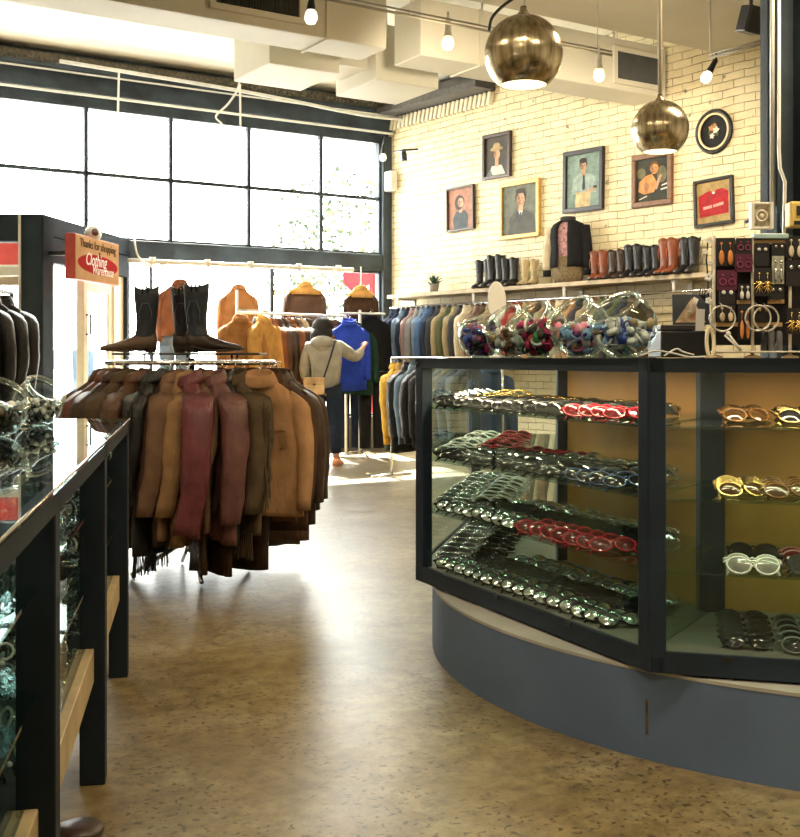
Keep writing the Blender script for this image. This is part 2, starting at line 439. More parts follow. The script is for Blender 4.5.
# ---- ducts (things fixed to the ceiling)
def duct(label, x0, x1, y0, y1, z0, z1, vents=(), seams=(), hang=()):
    t = thing('air_duct', label, 'air duct', Wp(x0, y0, z0), TW)
    W = x1-x0; D = y1-y0; H = z1-z0
    b = MB(); b.span((0, 0, 0), (W, D, H)); b.build('duct_body', duct_m, t, bevel=.01)
    for sx in seams:
        q = MB(); q.span((sx-.012, -.014, 0), (sx+.012, D+.014, H)); q.span((sx-.012, -.014, -.014), (sx+.012, D+.014, .0)); q.build('seam_flange', duct_m, t)
    for k, (a, c, za, zb) in enumerate(vents):
        fr = MB()
        for p, q2 in (((a-.05, -.03, za-.05), (c+.05, 0, za)), ((a-.05, -.03, zb), (c+.05, 0, zb+.05)), ((a-.05, -.03, za), (a, 0, zb)), ((c, -.03, za), (c+.05, 0, zb))): fr.span(p, q2)
        fo = fr.build('vent_frame', duct_m, t, bevel=.004)
        bk = MB(); bk.span((a, -.012, za), (c, -.001, zb))
        n = int((c-a)/.024)
        for i in range(n): bk.box((a+(i+.5)*(c-a)/n, -.02, (za+zb)/2), (.006, .016, zb-za), 1, rot=(0, 0, .5))
        bk.build('vent_grille', [grille_m, M('grille_slat', (.06, .06, .055), .5)], fo)
    for hx in hang:
        r = MB(); r.tube([(hx, D/2, H), (hx, D/2, 4.6-z0)], .01); r.build('hanger_rod', conduit_m, t)
    return t
xa, _ = WW(215, 10, -4.56); xb, _ = WW(298, 20, -4.56)
duct('long boxy grey air duct at top left with a slatted vent', -8.3, -2.81, -4.56, -4.13, 3.77, 4.32, [(xa+8.3, xb+8.3, .12, .36)], [WW(327, 40, -4.56)[0]+8.3], [3.5, 5.2])
xa, _ = WW(616, 60, -4.56); xb, _ = WW(657, 70, -4.56)
duct('boxy grey air duct over the portraits with a dark vent grille', -2.47, .42, -4.56, -4.13, 3.77, 4.26, [(xa+2.47, xb+2.47, .10, .36)], [WW(480, 60, -4.56)[0]+2.47], [.8, 2.4])
duct('short cream box duct nearest the left of the window beam', -3.45, -2.75, -3.65, -2.88, 3.77, 4.3, hang=[.35])
duct('short cream box duct above the window corner of the brick wall', -2.37, -1.67, -3.65, -2.88, 3.77, 4.3, hang=[.35])
lk = MB(); lk.span((-2.75, -3.5, 3.9), (-2.37, -3.0, 4.2)); o = lk.build('duct_link', duct_m, loc=(CX, CY, 0), rz=TW); tag(o, 'short cream duct link joining the two box ducts by the beam', 'air duct')

# conduits and cables
def wire(name, pts, r, m, label, cat='cable'):
    pts = [Vector(p) for p in pts]
    if len(pts) > 2:
        q = [pts[0]*2-pts[1]]+pts+[pts[-1]*2-pts[-2]]; out = []
        for i in range(1, len(q)-2):
            for k in range(6):
                t = k/6; a, b_, c, d = q[i-1], q[i], q[i+1], q[i+2]
                out.append(.5*((2*b_)+(c-a)*t+(2*a-5*b_+4*c-d)*t*t+(3*b_-a-3*c+d)*t**3))
        pts = out+[pts[-1]]
    b = MB(); b.tube(pts, r, 6); return tag(b.build(name, m), label, cat)
wire('ceiling_conduit', [Wp(-4.4, -.45, 4.38), Wp(-2.2, -.4, 4.34), Wp(-.6, -.35, 4.27), Wp(.15, -.4, 4.28)], .022, conduit_m, 'cream conduit running just below the ceiling along the window beam', 'conduit')
a = P(240, 80, 11.5)
wire('hanging_cable', [P(240, 70, 12.2), P(238, 88, 12.2), P(228, 104, 12.2), P(216, 116, 12.2), P(222, 124, 12.2)], .012, white_metal, 'loose white cable curling below the ceiling at the window beam')
wire('drop_rod', [P(119, 70, 12.0), P(118, 112, 12.0)], .012, white_metal, 'thin white rod hanging over the left of the dark beam', 'rod')
wire('drop_rod', [P(240, 84, 11.9), P(240.5, 126, 11.9)], .012, white_metal, 'thin white rod hanging beside the curled cable', 'rod')
wire('cable', [P(134, 238, 12.3), P(138, 256, 12.3), P(150, 266, 12.5), P(166, 264, 12.6)], .012, white_metal, 'white cable drooping from the vestibule corner to the window pole')
wire('cable', [P(489, 31, 7.8), P(492, 18, 7.8), P(503, 6, 7.8), P(520, -6, 7.8)], .012, black, 'black cable looping up from the lighting track beside the front pendant')

# column with conduits
cl = MB()
pc = P(777, 358, 7.2)
cx0, cy0 = pc.x, 7.2
cl.span((cx0, cy0, 0), (cx0+.03, cy0+.34, 4.6)); cl.span((cx0+.42, cy0, 0), (cx0+.45, cy0+.34, 4.6)); cl.span((cx0, cy0+.15, 0), (cx0+.45, cy0+.19, 4.6))
cl.span((cx0+.16, cy0+.02, 0), (cx0+.2, cy0+.16, 4.6))
struct(cl.build('column', steel_col, bevel=.006))
cd = MB(); cd.tube([(cx0-.02, cy0+.03, 2.2), (cx0-.02, cy0+.03, 4.6)], .016, 10)
tag(cd.build('conduit', conduit_m), 'straight pale conduit running up the left edge of the steel column', 'conduit')
cd = MB(); cd.tube([P(779, -170, 7.12), P(779, 150, 7.12), P(780, 168, 7.12), P(785, 182, 7.12), P(784, 228, 7.12), P(783, 300, 7.12)], .012, 8)
tag(cd.build('conduit', conduit_m), 'bent pale conduit curving down the middle of the steel column', 'conduit')

# ---- lighting track and spot heads
def track(label, p0, p1, drops):
    d = (p1-p0); t = thing('lighting_track', label, 'lighting track', p0)
    b = MB(); b.tube([(0, 0, 0), d], .010, 8); b.tube([(0, 0, .03), d+Vector((0, 0, .03))], .007, 6); b.build('track_rail', M('grey_track', (.28, .27, .23), .5), t)
    for f_ in drops:
        q = MB(); q.tube([d*f_, d*f_+Vector((0, 0, 4.6-p0.z if p0.y < 0 else 4.09-p0.z))], .005, 6); q.build('hanger_wire', conduit_m, t)
    return t
T0 = Wp(-6.5, -5.87, 3.6); T1 = Wp(-1.52, -5.87, 3.6)
track('long thin lighting track passing behind the front pendant', T0, T1, [.3, .62, .82, .97])
T2 = P(709, 58, 8.8); T3 = P(775, 41, 8.31)
track('short pale lighting track at upper right by the steel column', T2, T3, [.02, .8])
bulb_m = M('lit_bulb', (1, .8, .45), .3, var=0, emit=(1, .55, .20), estr=4)
bulb_off = M('pale_bulb', (.9, .88, .8), .25, var=0, emit=(1, .9, .7), estr=1.2)
def spot(label, px, py, Y, m, lit=True, tilt=0):
    p = P(px, py, Y)
    t = thing('track_light', label, 'spotlight', p, 0, None)
    q = Euler((0, tilt, 0)).to_matrix()
    b = MB(); b.lathe([(.012, .17), (.02, .16), (.024, .10), (.03, .06), (.034, .05)], 12, q=q, cap0=True); b.tube([q @ Vector((0, 0, .17)), q @ Vector((0, 0, .17))+Vector((0, 0, .06))], .008); b.build('lamp_holder', black if not lit else conduit_m, t)
    g = MB(); g.lathe([(.004, -.045), (.03, -.035), (.045, -.005), (.04, .03), (.026, .055)], 14, q=q, cap0=True, cap1=True); g.build('bulb', m, t)
    if lit:
        l = bpy.data.lights.new('bulb_light', 'POINT'); l.energy = 14; l.color = (1, .74, .42); l.shadow_soft_size = .06
        lo = bpy.data.objects.new('bulb_light', l); COL.objects.link(lo); lo.location = p+Vector((0, -.02, -.09))
def aim(p, tgt, e, size, col=(1, .86, .62)):
    li = bpy.data.lights.new('track_spot', 'SPOT'); li.energy = e; li.color = col; li.spot_size = R(size); li.spot_blend = .9; li.shadow_soft_size = .12
    o = bpy.data.objects.new('track_spot', li); COL.objects.link(o); o.location = p
    o.rotation_euler = (Vector(tgt)-Vector(p)).to_track_quat('-Z', 'Y').to_euler()
aim(P(448, 50, 7.95), Rp(1.2, 0, 2.6), WALL_W, 95)
aim(P(599, 84, 8.62), Rp(3.6, 0, 2.6), WALL_W, 100)
aim(P(706, 84, 8.78), Rp(4.4, 0, 2.3), WALL_W*.5, 110)
spot('small glowing bulb on the track left of the front pendant', 448, 44, 7.95, bulb_m)
spot('small glowing bulb on the track right of the front pendant', 599, 76, 8.62, bulb_m)
spot('small pale bulb at the top edge near the left duct vent', 311, 18, 7.25, bulb_off, False)
spot('dim black spotlight head under the short track near the oval picture', 706, 78, 8.78, bulb_off, False, .5)
spot('small pale bulb fixed where the window frame meets the brick wall', 383, 158, 14.0, bulb_off, False)

# ---- pendants
pend_m = bpy.data.materials.new('brushed_brass_chrome'); pend_m.use_nodes = True
n = pend_m.node_tree.nodes; l = pend_m.node_tree.links; b = n['Principled BSDF']
b.inputs['Metallic'].default_value = 1; b.inputs['Roughness'].default_value = .24; b.inputs['Anisotropic'].default_value = .6
tc = n.new('ShaderNodeTexCoord'); mp = n.new('ShaderNodeMapping'); mp.inputs['Scale'].default_value = (14, 14, .6); l.new(tc.outputs['Object'], mp.inputs[0])
no = n.new('ShaderNodeTexNoise'); no.inputs['Scale'].default_value = 3; l.new(mp.outputs[0], no.inputs['Vector'])
ra = n.new('ShaderNodeValToRGB'); ra.color_ramp.elements[0].color = (.34, .27, .16, 1); ra.color_ramp.elements[1].color = (.78, .70, .52, 1); ra.color_ramp.elements[0].position = .3; ra.color_ramp.elements[1].position = .7
l.new(no.outputs['Fac'], ra.inputs[0]); l.new(ra.outputs[0], b.inputs['Base Color'])
bp = n.new('ShaderNodeBump'); bp.inputs['Strength'].default_value = .12; l.new(no.outputs['Fac'], bp.inputs['Height']); l.new(bp.outputs[0], b.inputs['Normal'])
shade_in = M('shade_inside_white', (.85, .8, .65), .5, var=0)
diff_m = M('lit_diffuser', (1, .9, .65), .5, var=0, emit=(1, .88, .58), estr=2.2)
def pendant(label, px, py, dia_px, Y, ztop, cordm, cr):
    c = P(px, py, Y); Rr = dia_px/2/F*Y
    t = thing('pendant_lamp', label, 'pendant lamp', c)
    pr = []
    for i in range(25):
        a = R(-54)+(PI/2-R(-54))*i/24
        pr.append((max(Rr*cos(a), .012), Rr*sin(a)))
    b = MB(); b.lathe(pr, 40); b.lathe([(r_*.985, z_*.985) for r_, z_ in reversed(pr)], 40, 1); b.lathe([(pr[0][0], pr[0][1]), (pr[0][0]*.985, pr[0][1]*.985)], 40, 0)
    b.build('lamp_shade', [pend_m, shade_in], t)
    d = MB(); zz = -Rr*.80; rr = Rr*.585
    d.lathe([(.002, zz-.004), (rr*.6, zz-.002), (rr, zz+.006), (rr, zz+.012)], 32, cap0=True); d.build('diffuser', diff_m, t)
    k = MB(); k.lathe([(.03, Rr*.98), (.03, Rr*1.02), (.018, Rr*1.1), (.014, Rr*1.22)], 16, cap1=True); k.build('cap', pend_m, t)
    k = MB(); k.tube([(0, 0, Rr*1.2), (0, 0, ztop-c.z)], cr, 8); k.build('cord', cordm, t)
    li = bpy.data.lights.new('pendant_light', 'SPOT'); li.energy = 45; li.color = (1, .72, .38); li.spot_size = R(150); li.spot_blend = .8; li.shadow_soft_size = .08
    lo = bpy.data.objects.new('pendant_light', li); COL.objects.link(lo); lo.location = c+Vector((0, 0, -Rr*.86))
pendant('large brushed metal globe pendant, the nearer one above the counter', 523.5, 54, 78, 4.94, 4.6, white_metal, .006)
pendant('smaller globe pendant hanging in front of the bare-shouldered portrait', 660, 129, 57, 6.75, 4.1, M('pale_rod', (.75, .66, .5), .5), .013)

# speaker on the ceiling, sensor on wall
s = thing('loudspeaker', 'small black loudspeaker under the ceiling beside the column top', 'loudspeaker', P(751, 20, 8.4))
q = Euler((.25, .12, .35)).to_matrix()
b = MB(); b.box((0, 0, 0), (.15, .13, .2), rot=q); b.build('speaker_box', black, s, bevel=.01)
b = MB(); b.box(q @ Vector((0, -.07, 0)), (.13, .012, .18), rot=q); b.build('speaker_grille', grille_m, s)
b = MB(); b.tube([(0, 0, .1), (.02, .06, 4.1-s.location.z)], .015); b.build('bracket', black, s)
t_, z_ = RW(389, 183)
s = thing('motion_sensor', 'small white box sensor high on the window end of the brick wall', 'sensor', Rp(.13, -.06, z_), TR)
b = MB(); b.box((0, 0, 0), (.16, .11, .26)); b.build('sensor_case', white_metal, s, bevel=.015)
b = MB(); b.box((0, -.058, -.02), (.10, .01, .12)); b.build('lens', M('sensor_lens', (.6, .6, .58), .2), s, bevel=.003)
s = thing('track_light', 'little dark spotlight on a bracket beside the window corner', 'spotlight', P(404, 150, 13.4))
b = MB(); b.tube([(-.12, .2, .01), (0, 0, 0), (.17, 0, .01)], .012); b.build('arm', black, s)
b = MB(); b.lathe([(.02, .0), (.035, -.05), (.04, -.13), (.036, -.13)], 12, cap0=True, cap1=True); b.build('lamp_head', black, s)
# ================================================================== CURVED COUNTER
V2 = lambda x, y: Vector((x, y))
O1 = V2(.727, 3.22); O2 = V2(.064, 4.57); O3 = V2(.40, 6.10); O0 = V2(2.157, 2.847)
I1 = V2(1.07, 3.77); I2 = V2(.70, 4.70); I3 = V2(1.0, 6.0); I0 = V2(2.45, 3.41)
CC = V2(1.85, 4.59)
SH = [1.0, .787, .573]       # glass shelves
ZB, ZT = .28, 1.2
ct = thing('display_counter', 'curved shop counter with black framed glass cases over a blue grey plinth', 'display counter', (CC.x, CC.y, 0))
def L2(p, z): return (p.x-CC.x, p.y-CC.y, z)
# plinth: part of a ring
pb = MB(); a0, a1 = 122, 318; N = 60; r0, r1 = 1.0, 1.715
outer = [(r1*cos(R(a0+(a1-a0)*i/N)), r1*sin(R(a0+(a1-a0)*i/N))) for i in range(N+1)]
inner = [(r0*cos(R(a0+(a1-a0)*i/N)), r0*sin(R(a0+(a1-a0)*i/N))) for i in range(N+1)]
rings = []
for i in range(N+1):
    o_, n_ = outer[i], inner[i]
    rings.append([(o_[0], o_[1], 0), (o_[0], o_[1], .262), (n_[0], n_[1], .262), (n_[0], n_[1], 0)])
pb.loft(rings, 0, False)
for i in range(len(pb.s)): pb.s[i] = False
pl = pb.build('plinth', plinth_m, ct)
tp = MB(); rings = []
for i in range(N+1):
    k = 1.001
    o_, n_ = outer[i], inner[i]
    rings.append([(o_[0]*k, o_[1]*k, .262), (o_[0]*k, o_[1]*k, .272), (n_[0], n_[1], .272), (n_[0], n_[1], .262)])
tp.loft(rings, 0, False); tp.build('plinth_top', plinth_top, ct)
kb = MB(); kk = 1.0008
kb.loft([[(r1*kk*cos(R(229.6+d)), r1*kk*sin(R(229.6+d)), z) for d in (-.10-.12*(1-z), -.02, .10-.25*abs(z-.1))] for z in (.075, .09, .115, .15, .18)], 0, False, closed=False)
kb.build('scuff_mark', M('brown_scuff', (.10, .07, .045), .8, var=.4, scale=30), pl)

def seg_bar(mb, p, q, z0, z1, w, m=0, inset=0):
    """upright rectangular bar from p to q (plan), w thick, inset towards the left normal"""
    d = (q-p).normalized(); nn = V2(-d.y, d.x)
    if (CC-p).dot(nn) < 0: nn = -nn
    a = p+nn*inset; b_ = q+nn*inset
    poly = [a, b_, b_+nn*w, a+nn*w]
    mb.prism([(v.x-CC.x, v.y-CC.y) for v in poly], z0, z1, m)
def post(p, q, nm='post', w=.06, d=.05, z0=ZB, z1=ZT-.001, m=navy_post):
    b = MB(); dd = (q-p).normalized()
    seg_bar(b, p, p+dd*w, z0, z1, d); return b.build(nm, m, ct, bevel=.005)
outs = [O3, O2, O1, O0]; ins = [I3, I2, I1, I0]
for i in range(3):
    p, q = outs[i], outs[i+1]
    b = MB(); seg_bar(b, p, q, ZT-.042, ZT, .05); b.build('top_rail', blackcase, ct, bevel=.004)
    b = MB(); seg_bar(b, p, q, ZB, ZB+.045, .05); seg_bar(b, p, q, ZB+.045, ZB+.062, .011, inset=.001); b.build('bottom_rail', navy_post, ct, bevel=.004)
    b = MB(); d = (q-p).normalized(); seg_bar(b, p+d*.05, q-d*.05, ZB+.04, ZT-.04, .006, inset=.012); b.build('glass_front', G_CASE, ct)
    # deck, back, top
    b = MB(); b.prism([(v.x-CC.x, v.y-CC.y) for v in (p+(ins[i]-p)*.04, q+(ins[i+1]-q)*.04, ins[i+1], ins[i])], ZB+.01, ZB+.06); b.build('case_floor', M('case_floor_board', (.17, .17, .155), .4, var=.15), ct)
    b = MB(); b.prism([(v.x-CC.x, v.y-CC.y) for v in (p, q, ins[i+1], ins[i])], ZT-.022, ZT-.002); b.build('counter_top', blackcase if i else G_TOP, ct)
    e = (ins[i+1]-ins[i]).normalized()
    if i:
        b = MB(); seg_bar(b, ins[i]+e*.03, ins[i+1], ZB+.05, ZT-.03, .02, inset=.0); b.build('back_panel', wood_back, ct)
    for z in SH:
        nn = V2(-d.y, d.x)
        if (CC-p).dot(nn) < 0: nn = -nn
        a_ = p+nn*.03+d*.03; b2 = q+nn*.03-d*.03
        b = MB(); b.prism([(v.x-CC.x, v.y-CC.y) for v in (a_, b2, ins[i+1]-e*.01, ins[i]+e*.03)], z-.008, z); b.build('glass_shelf', G_SHELF, ct)
for i in range(3):  # lamp strips added under the top rail to brighten the case inside
    p, q = outs[i], outs[i+1]; d = (q-p).normalized(); nn = V2(-d.y, d.x)
    if (CC-p).dot(nn) < 0: nn = -nn
    m_ = (p+q)/2+nn*.10; ang = math.atan2(d.y, d.x)
    b = MB(); b.box((m_.x-CC.x, m_.y-CC.y, ZT-.030), ((q-p).length*.8, .03, .014), rot=Matrix.Rotation(ang, 3, 'Z')); b.build('added_light_strip', M('added_case_strip', (.9, .8, .6), .5, var=0, emit=(1, .8, .5), estr=2), ct)
    li = bpy.data.lights.new('case_fill_light', 'AREA'); li.shape = 'RECTANGLE'; li.size = (q-p).length*.8; li.size_y = .03; li.energy = CASE_W; li.color = (1, .78, .48)
    lo = bpy.data.objects.new('case_fill_light', li); COL.objects.link(lo); lo.location = (m_.x, m_.y, ZT-.040); lo.rotation_euler = (0, 0, ang)
d12 = (O1-O2).normalized(); d01 = (O0-O1).normalized(); d23 = (O2-O3).normalized()
post(O2, O1, w=.058); post(O1, O2, w=.05); post(O1, O0, w=.05); post(O3, O2, w=.03); post(O2, O3, w=.03)
def inpost(p, w):
    b = MB(); b.prism([(p.x-CC.x-w/2, p.y-CC.y-.02), (p.x-CC.x+w/2, p.y-CC.y-.02), (p.x-CC.x+w/2, p.y-CC.y+.04), (p.x-CC.x-w/2, p.y-CC.y+.04)], ZB+.05, ZT-.03); b.build('inner_post', navy_post, ct, bevel=.005)
inpost(I1-V2(.012, .03), .085); inpost(I2, .06)
for p, q in ((O1, I1),):
    b = MB(); d = (q-p).normalized(); seg_bar(b, p+d*.05, q-d*.03, ZB+.06, SH[2], .006); b.build('glass_divider', G_SHELF, ct)
for (p, q, f_) in ((O2, O1, .42), (O2, O1, .72), (O1, O0, .14)):
    b = MB(); d = (q-p); c = p+d*f_; seg_bar(b, c, c+d.normalized()*.03, ZB+.045, ZB+.06, .012, inset=-.003); b.build('latch', black, ct)
b = MB(); d = d12; seg_bar(b, O2+d*.005, O2+d*.03, ZT-.026, ZT-.016, .004, inset=-.003); b.build('keyhole_plate', chrome, ct)

# ================================================================== SUNGLASSES
lens_ms = {
 'dark': M('lens_dark', (.012, .013, .015), .05, var=0, spec=.9), 'brown': M('lens_brown', (.07, .035, .012), .06, var=0, spec=.9),
 'mirror': M('lens_mirror', (.70, .76, .78), .12, .9, var=0), 'red': M('lens_red', (.12, .01, .015), .06, var=0, spec=.9), 'clear': M('lens_smoke', (.25, .25, .24), .05, var=0, spec=.9)}
fr_ms = {
 'black': M('frame_black', (.008, .009, .010), .18, var=0), 'tortoise': M('frame_tortoise', (.16, .075, .02), .18, var=.7, scale=60),
 'red': M('frame_red', (.42, .012, .03), .2, var=0), 'white': M('frame_white', (.85, .86, .86), .2, var=0), 'gold': M('frame_gold', (.75, .52, .2), .22, 1, var=0),
 'silver': M('frame_silver', (.8, .82, .84), .18, 1, var=0), 'blue': M('frame_blue', (.03, .06, .14), .2, var=0), 'pink': M('frame_pink', (.62, .25, .25), .25, var=0), 'grey': M('frame_grey', (.16, .16, .17), .2, var=0)}
def glasses_geo():
    """local: x width, front frame in the xz plane facing -y, temples running to +y folded nearly flat"""
    fr = MB(); le = [MB(), MB()]; te = [MB(), MB()]
    for k, sx in enumerate((-1, 1)):
        c = Vector((sx*.035, 0, 0)); pts = []
        for i in range(14):
            a = 2*PI*i/14
            x = .030*cos(a)*(1+.08*sin(a)); z = .023*sin(a)+(.003*cos(a)*sx)
            pts.append(c+Vector((x, .006*(abs(c.x+x)/.07)**2*2, z)))
        fr.tube(pts, .0032, 5, cyc=True)
        n_ = len(pts); vs = [c+Vector((0, -.006, 0))]
        for s_ in (.55, 1):
            for p in pts:
                v_ = c+(p-c)*s_; v_.y = p.y*s_-.006*(1-s_*s_); vs.append(v_)
        fs = [(0, 1+i, 1+(i+1) % n_) for i in range(n_)]+[(1+i, 1+n_+i, 1+n_+(i+1) % n_, 1+(i+1) % n_) for i in range(n_)]
        le[k].add(vs, fs, 0, True)
        te[k].tube([(sx*.067, .006, .012), (sx*.072, .012+.006*k, .012), (sx*.060, .018+.006*k, .010), (-sx*.03, .017+.006*k, .002), (-sx*.058, .015+.006*k, -.010), (-sx*.066, .014+.006*k, -.02)], [.003, .0036, .0032, .003, .0034, .003], 5)
    fr.tube([(-.009, 0, .008), (0, -.003, .011), (.009, 0, .008)], .003, 5)
    return fr, le, te
_fr, _le, _te = glasses_geo()
_one = {}
def glasses_one(fm, lm):
    k = (fm, lm)
    if k not in _one:
        b = MB(); b.add(_fr.v, _fr.f, 0, True)
        for x in _te: b.add(x.v, x.f, 0, True)
        for x in _le: b.add(x.v, x.f, 1, True)
        _one[k] = b.mesh('sunglasses_pair', [fr_ms[fm], lens_ms[lm]])
    return _one[k]
_parts = {}
def glasses_parts(fm, lm):
    k = (fm, lm)
    if k not in _parts:
        _parts[k] = [('frame', _fr.mesh('frame', fr_ms[fm]))]+[('lens', x.mesh('lens', lens_ms[lm])) for x in _le]+[('temple', x.mesh('temple', fr_ms[fm])) for x in _te]
    return _parts[k]
NG = [0]
def glasses(p, yaw, tilt, fm, lm, label, group, parts=False, s=1):
    """yaw: direction (radians) the front looks to in plan; tilt: lean of the front away from upright"""
    NG[0] += 1
    rot = Euler((-tilt, 0, yaw+PI/2), 'XYZ')
    if parts:
        o = thing('sunglasses_pair', label, 'sunglasses', p, 0, group)
        for nm, me in glasses_parts(fm, lm):
            c = bpy.data.objects.new(nm, me); COL.objects.link(c); c.parent = o
    else:
        o = bpy.data.objects.new('sunglasses_pair', glasses_one(fm, lm)); COL.objects.link(o); o.location = p
        tag(o, label, 'sunglasses', group)
    o.rotation_euler = rot; o.scale = (s, s, s)
    return o
rg = random.Random(3)
def bayrow(p, d, nn, z, inset, a0, count, step, fm, lm, label, group, tilt=.72, yaw_to=None):
    for i in range(count):
        q = p+d*(a0+i*step)+nn*inset
        yaw = math.atan2(d.y, d.x)-.35 if yaw_to is None else yaw_to
        glasses((q.x, q.y, z+.026+rg.uniform(0, .004)), yaw+rg.uniform(-.22, .22), tilt+rg.uniform(-.25, .25), fm, lm, label, group, s=rg.uniform(1.06, 1.18))
nA = V2(-d12.y, d12.x); nA = nA if (CC-O2).dot(nA) > 0 else -nA
dB = (O3-O2).normalized(); nB = V2(-dB.y, dB.x); nB = nB if (CC-O2).dot(nB) > 0 else -nB
SN = ['top', 'second', 'third', 'lowest']; ZS = SH+[ZB+.06]
rowsA = {
 0: [('black', 'dark', 9, .17), ('red', 'red', 7, .75), None], 1: None}
# (shelf, row, frame, lens, start, count, words)
specA = [
 (0, 0, 'black', 'dark', .14, 12, 'black'), (0, 0, 'red', 'red', 1.05, 4, 'red framed'), (0, 1, 'black', 'mirror', .20, 14, 'black framed mirrored'), (0, 2, 'gold', 'mirror', .26, 12, 'gold mirrored'),
 (1, 0, 'black', 'dark', .14, 12, 'black'), (1, 0, 'blue', 'dark', 1.05, 4, 'navy blue'), (1, 1, 'black', 'mirror', .20, 14, 'black framed mirrored'), (1, 2, 'red', 'red', .26, 5, 'dark red'), (1, 2, 'silver', 'mirror', .63, 7, 'silver mirrored'),
 (2, 0, 'black', 'mirror', .14, 8, 'black framed mirrored'), (2, 0, 'red', 'red', .76, 7, 'bright red'), (2, 1, 'black', 'dark', .20, 14, 'black'), (2, 2, 'silver', 'mirror', .26, 12, 'silver mirrored'),
 (3, 0, 'black', 'mirror', .14, 16, 'black framed mirrored'), (3, 1, 'black', 'dark', .20, 14, 'black'), (3, 2, 'grey', 'mirror', .26, 12, 'grey mirrored')]
RN = ['front', 'middle', 'back']
for sh, rw, fm, lm, a, c, w in specA:
    g = '%s sunglasses in the %s row on the %s shelf of the left case bay' % (w, RN[rw], SN[sh])
    bayrow(O2, d12, nA, ZS[sh], .105+.145*rw, a, c, .073, fm, lm, '%s sunglasses in the %s row on the %s shelf, left counter bay' % (w, RN[rw], SN[sh]), g)
specB = [
 (0, 0, 'silver', 'mirror', 'silver mirrored'), (0, 1, 'gold', 'mirror', 'gold framed'),
 (1, 0, 'white', 'mirror', 'pale silvery'), (1, 1, 'red', 'red', 'red'),
 (2, 0, 'silver', 'mirror', 'silver mirrored'), (2, 1, 'white', 'clear', 'white framed'),
 (3, 0, 'silver', 'mirror', 'silver mirrored'), (3, 1, 'black', 'dark', 'black')]
for sh, rw, fm, lm, w in specB:
    bayrow(O2, dB, nB, ZS[sh], .14+.16*rw, .13, 9, .125, fm, lm, '%s sunglasses in the %s row, %s shelf, far case bay' % (w, 'window side' if rw == 0 else 'inner', SN[sh]), '%s sunglasses, %s row, %s shelf, far bay' % (w, 'outer' if rw == 0 else 'inner', SN[sh]), tilt=.95)
# right bay: bigger pairs, columns running back
nC = V2(-d01.y, d01.x); nC = nC if (CC-O1).dot(nC) > 0 else -nC
yC = math.atan2(-nC.y, -nC.x)
def colC(a, ins0, n_, step, z, fm, lm, label, grp=None, tilt=.75, s=1.12, yaw=0):
    for i in range(n_):
        q = O1+d01*a+nC*(ins0+step*i)
        glasses((q.x, q.y, z+.028), yC+yaw+rg.uniform(-.05, .05), tilt, fm, lm, label, grp, True, s)
colC(.29, .24, 4, .075, SH[0], 'tortoise', 'brown', 'tortoiseshell sunglasses in the left stack on the top shelf, right case bay', 'tortoiseshell pairs left on the top shelf', yaw=.35)
colC(.45, .22, 4, .075, SH[0], 'gold', 'dark', 'gold rimmed dark sunglasses in the right stack on the top shelf, right case bay', 'gold rimmed pairs on the top shelf', yaw=.35)
colC(.27, .10, 4, .06, SH[1], 'gold', 'brown', 'gold trimmed brown sunglasses fanned in a line on the second shelf, right case bay', 'gold trimmed pairs on the second shelf', yaw=.45)
colC(.40, .10, 4, .06, SH[1], 'tortoise', 'brown', 'dark tortoiseshell sunglasses beside the gold trimmed line on the second shelf', 'tortoiseshell pairs on the second shelf', yaw=.45)
colC(.58, .16, 2, .06, SH[1], 'black', 'dark', 'black sunglasses at the far right of the second shelf, right case bay', 'black pairs on the second shelf', yaw=.3)
colC(.295, .035, 2, .045, SH[2], 'white', 'clear', 'white framed sunglasses at the front edge of the third shelf', 'white framed pairs on the third shelf', tilt=.55)
colC(.31, .18, 3, .06, SH[2], 'black', 'dark', 'black sunglasses directly behind the white framed pairs', 'black pairs behind the white ones')
colC(.47, .06, 2, .06, SH[2], 'black', 'dark', 'black sunglasses in front of the pink pairs on the third shelf', 'black pairs in front of the pink ones')
colC(.46, .20, 2, .06, SH[2], 'pink', 'red', 'pink framed sunglasses on the third shelf, right case bay', 'pink framed pairs')
colC(.28, .10, 5, .075, ZS[3], 'black', 'dark', 'black sunglasses in the left line on the floor of the right case bay', 'black pairs left on the case floor')
colC(.45, .08, 5, .075, ZS[3], 'grey', 'dark', 'charcoal sunglasses in the right line on the floor of the right case bay', 'charcoal pairs right on the case floor')

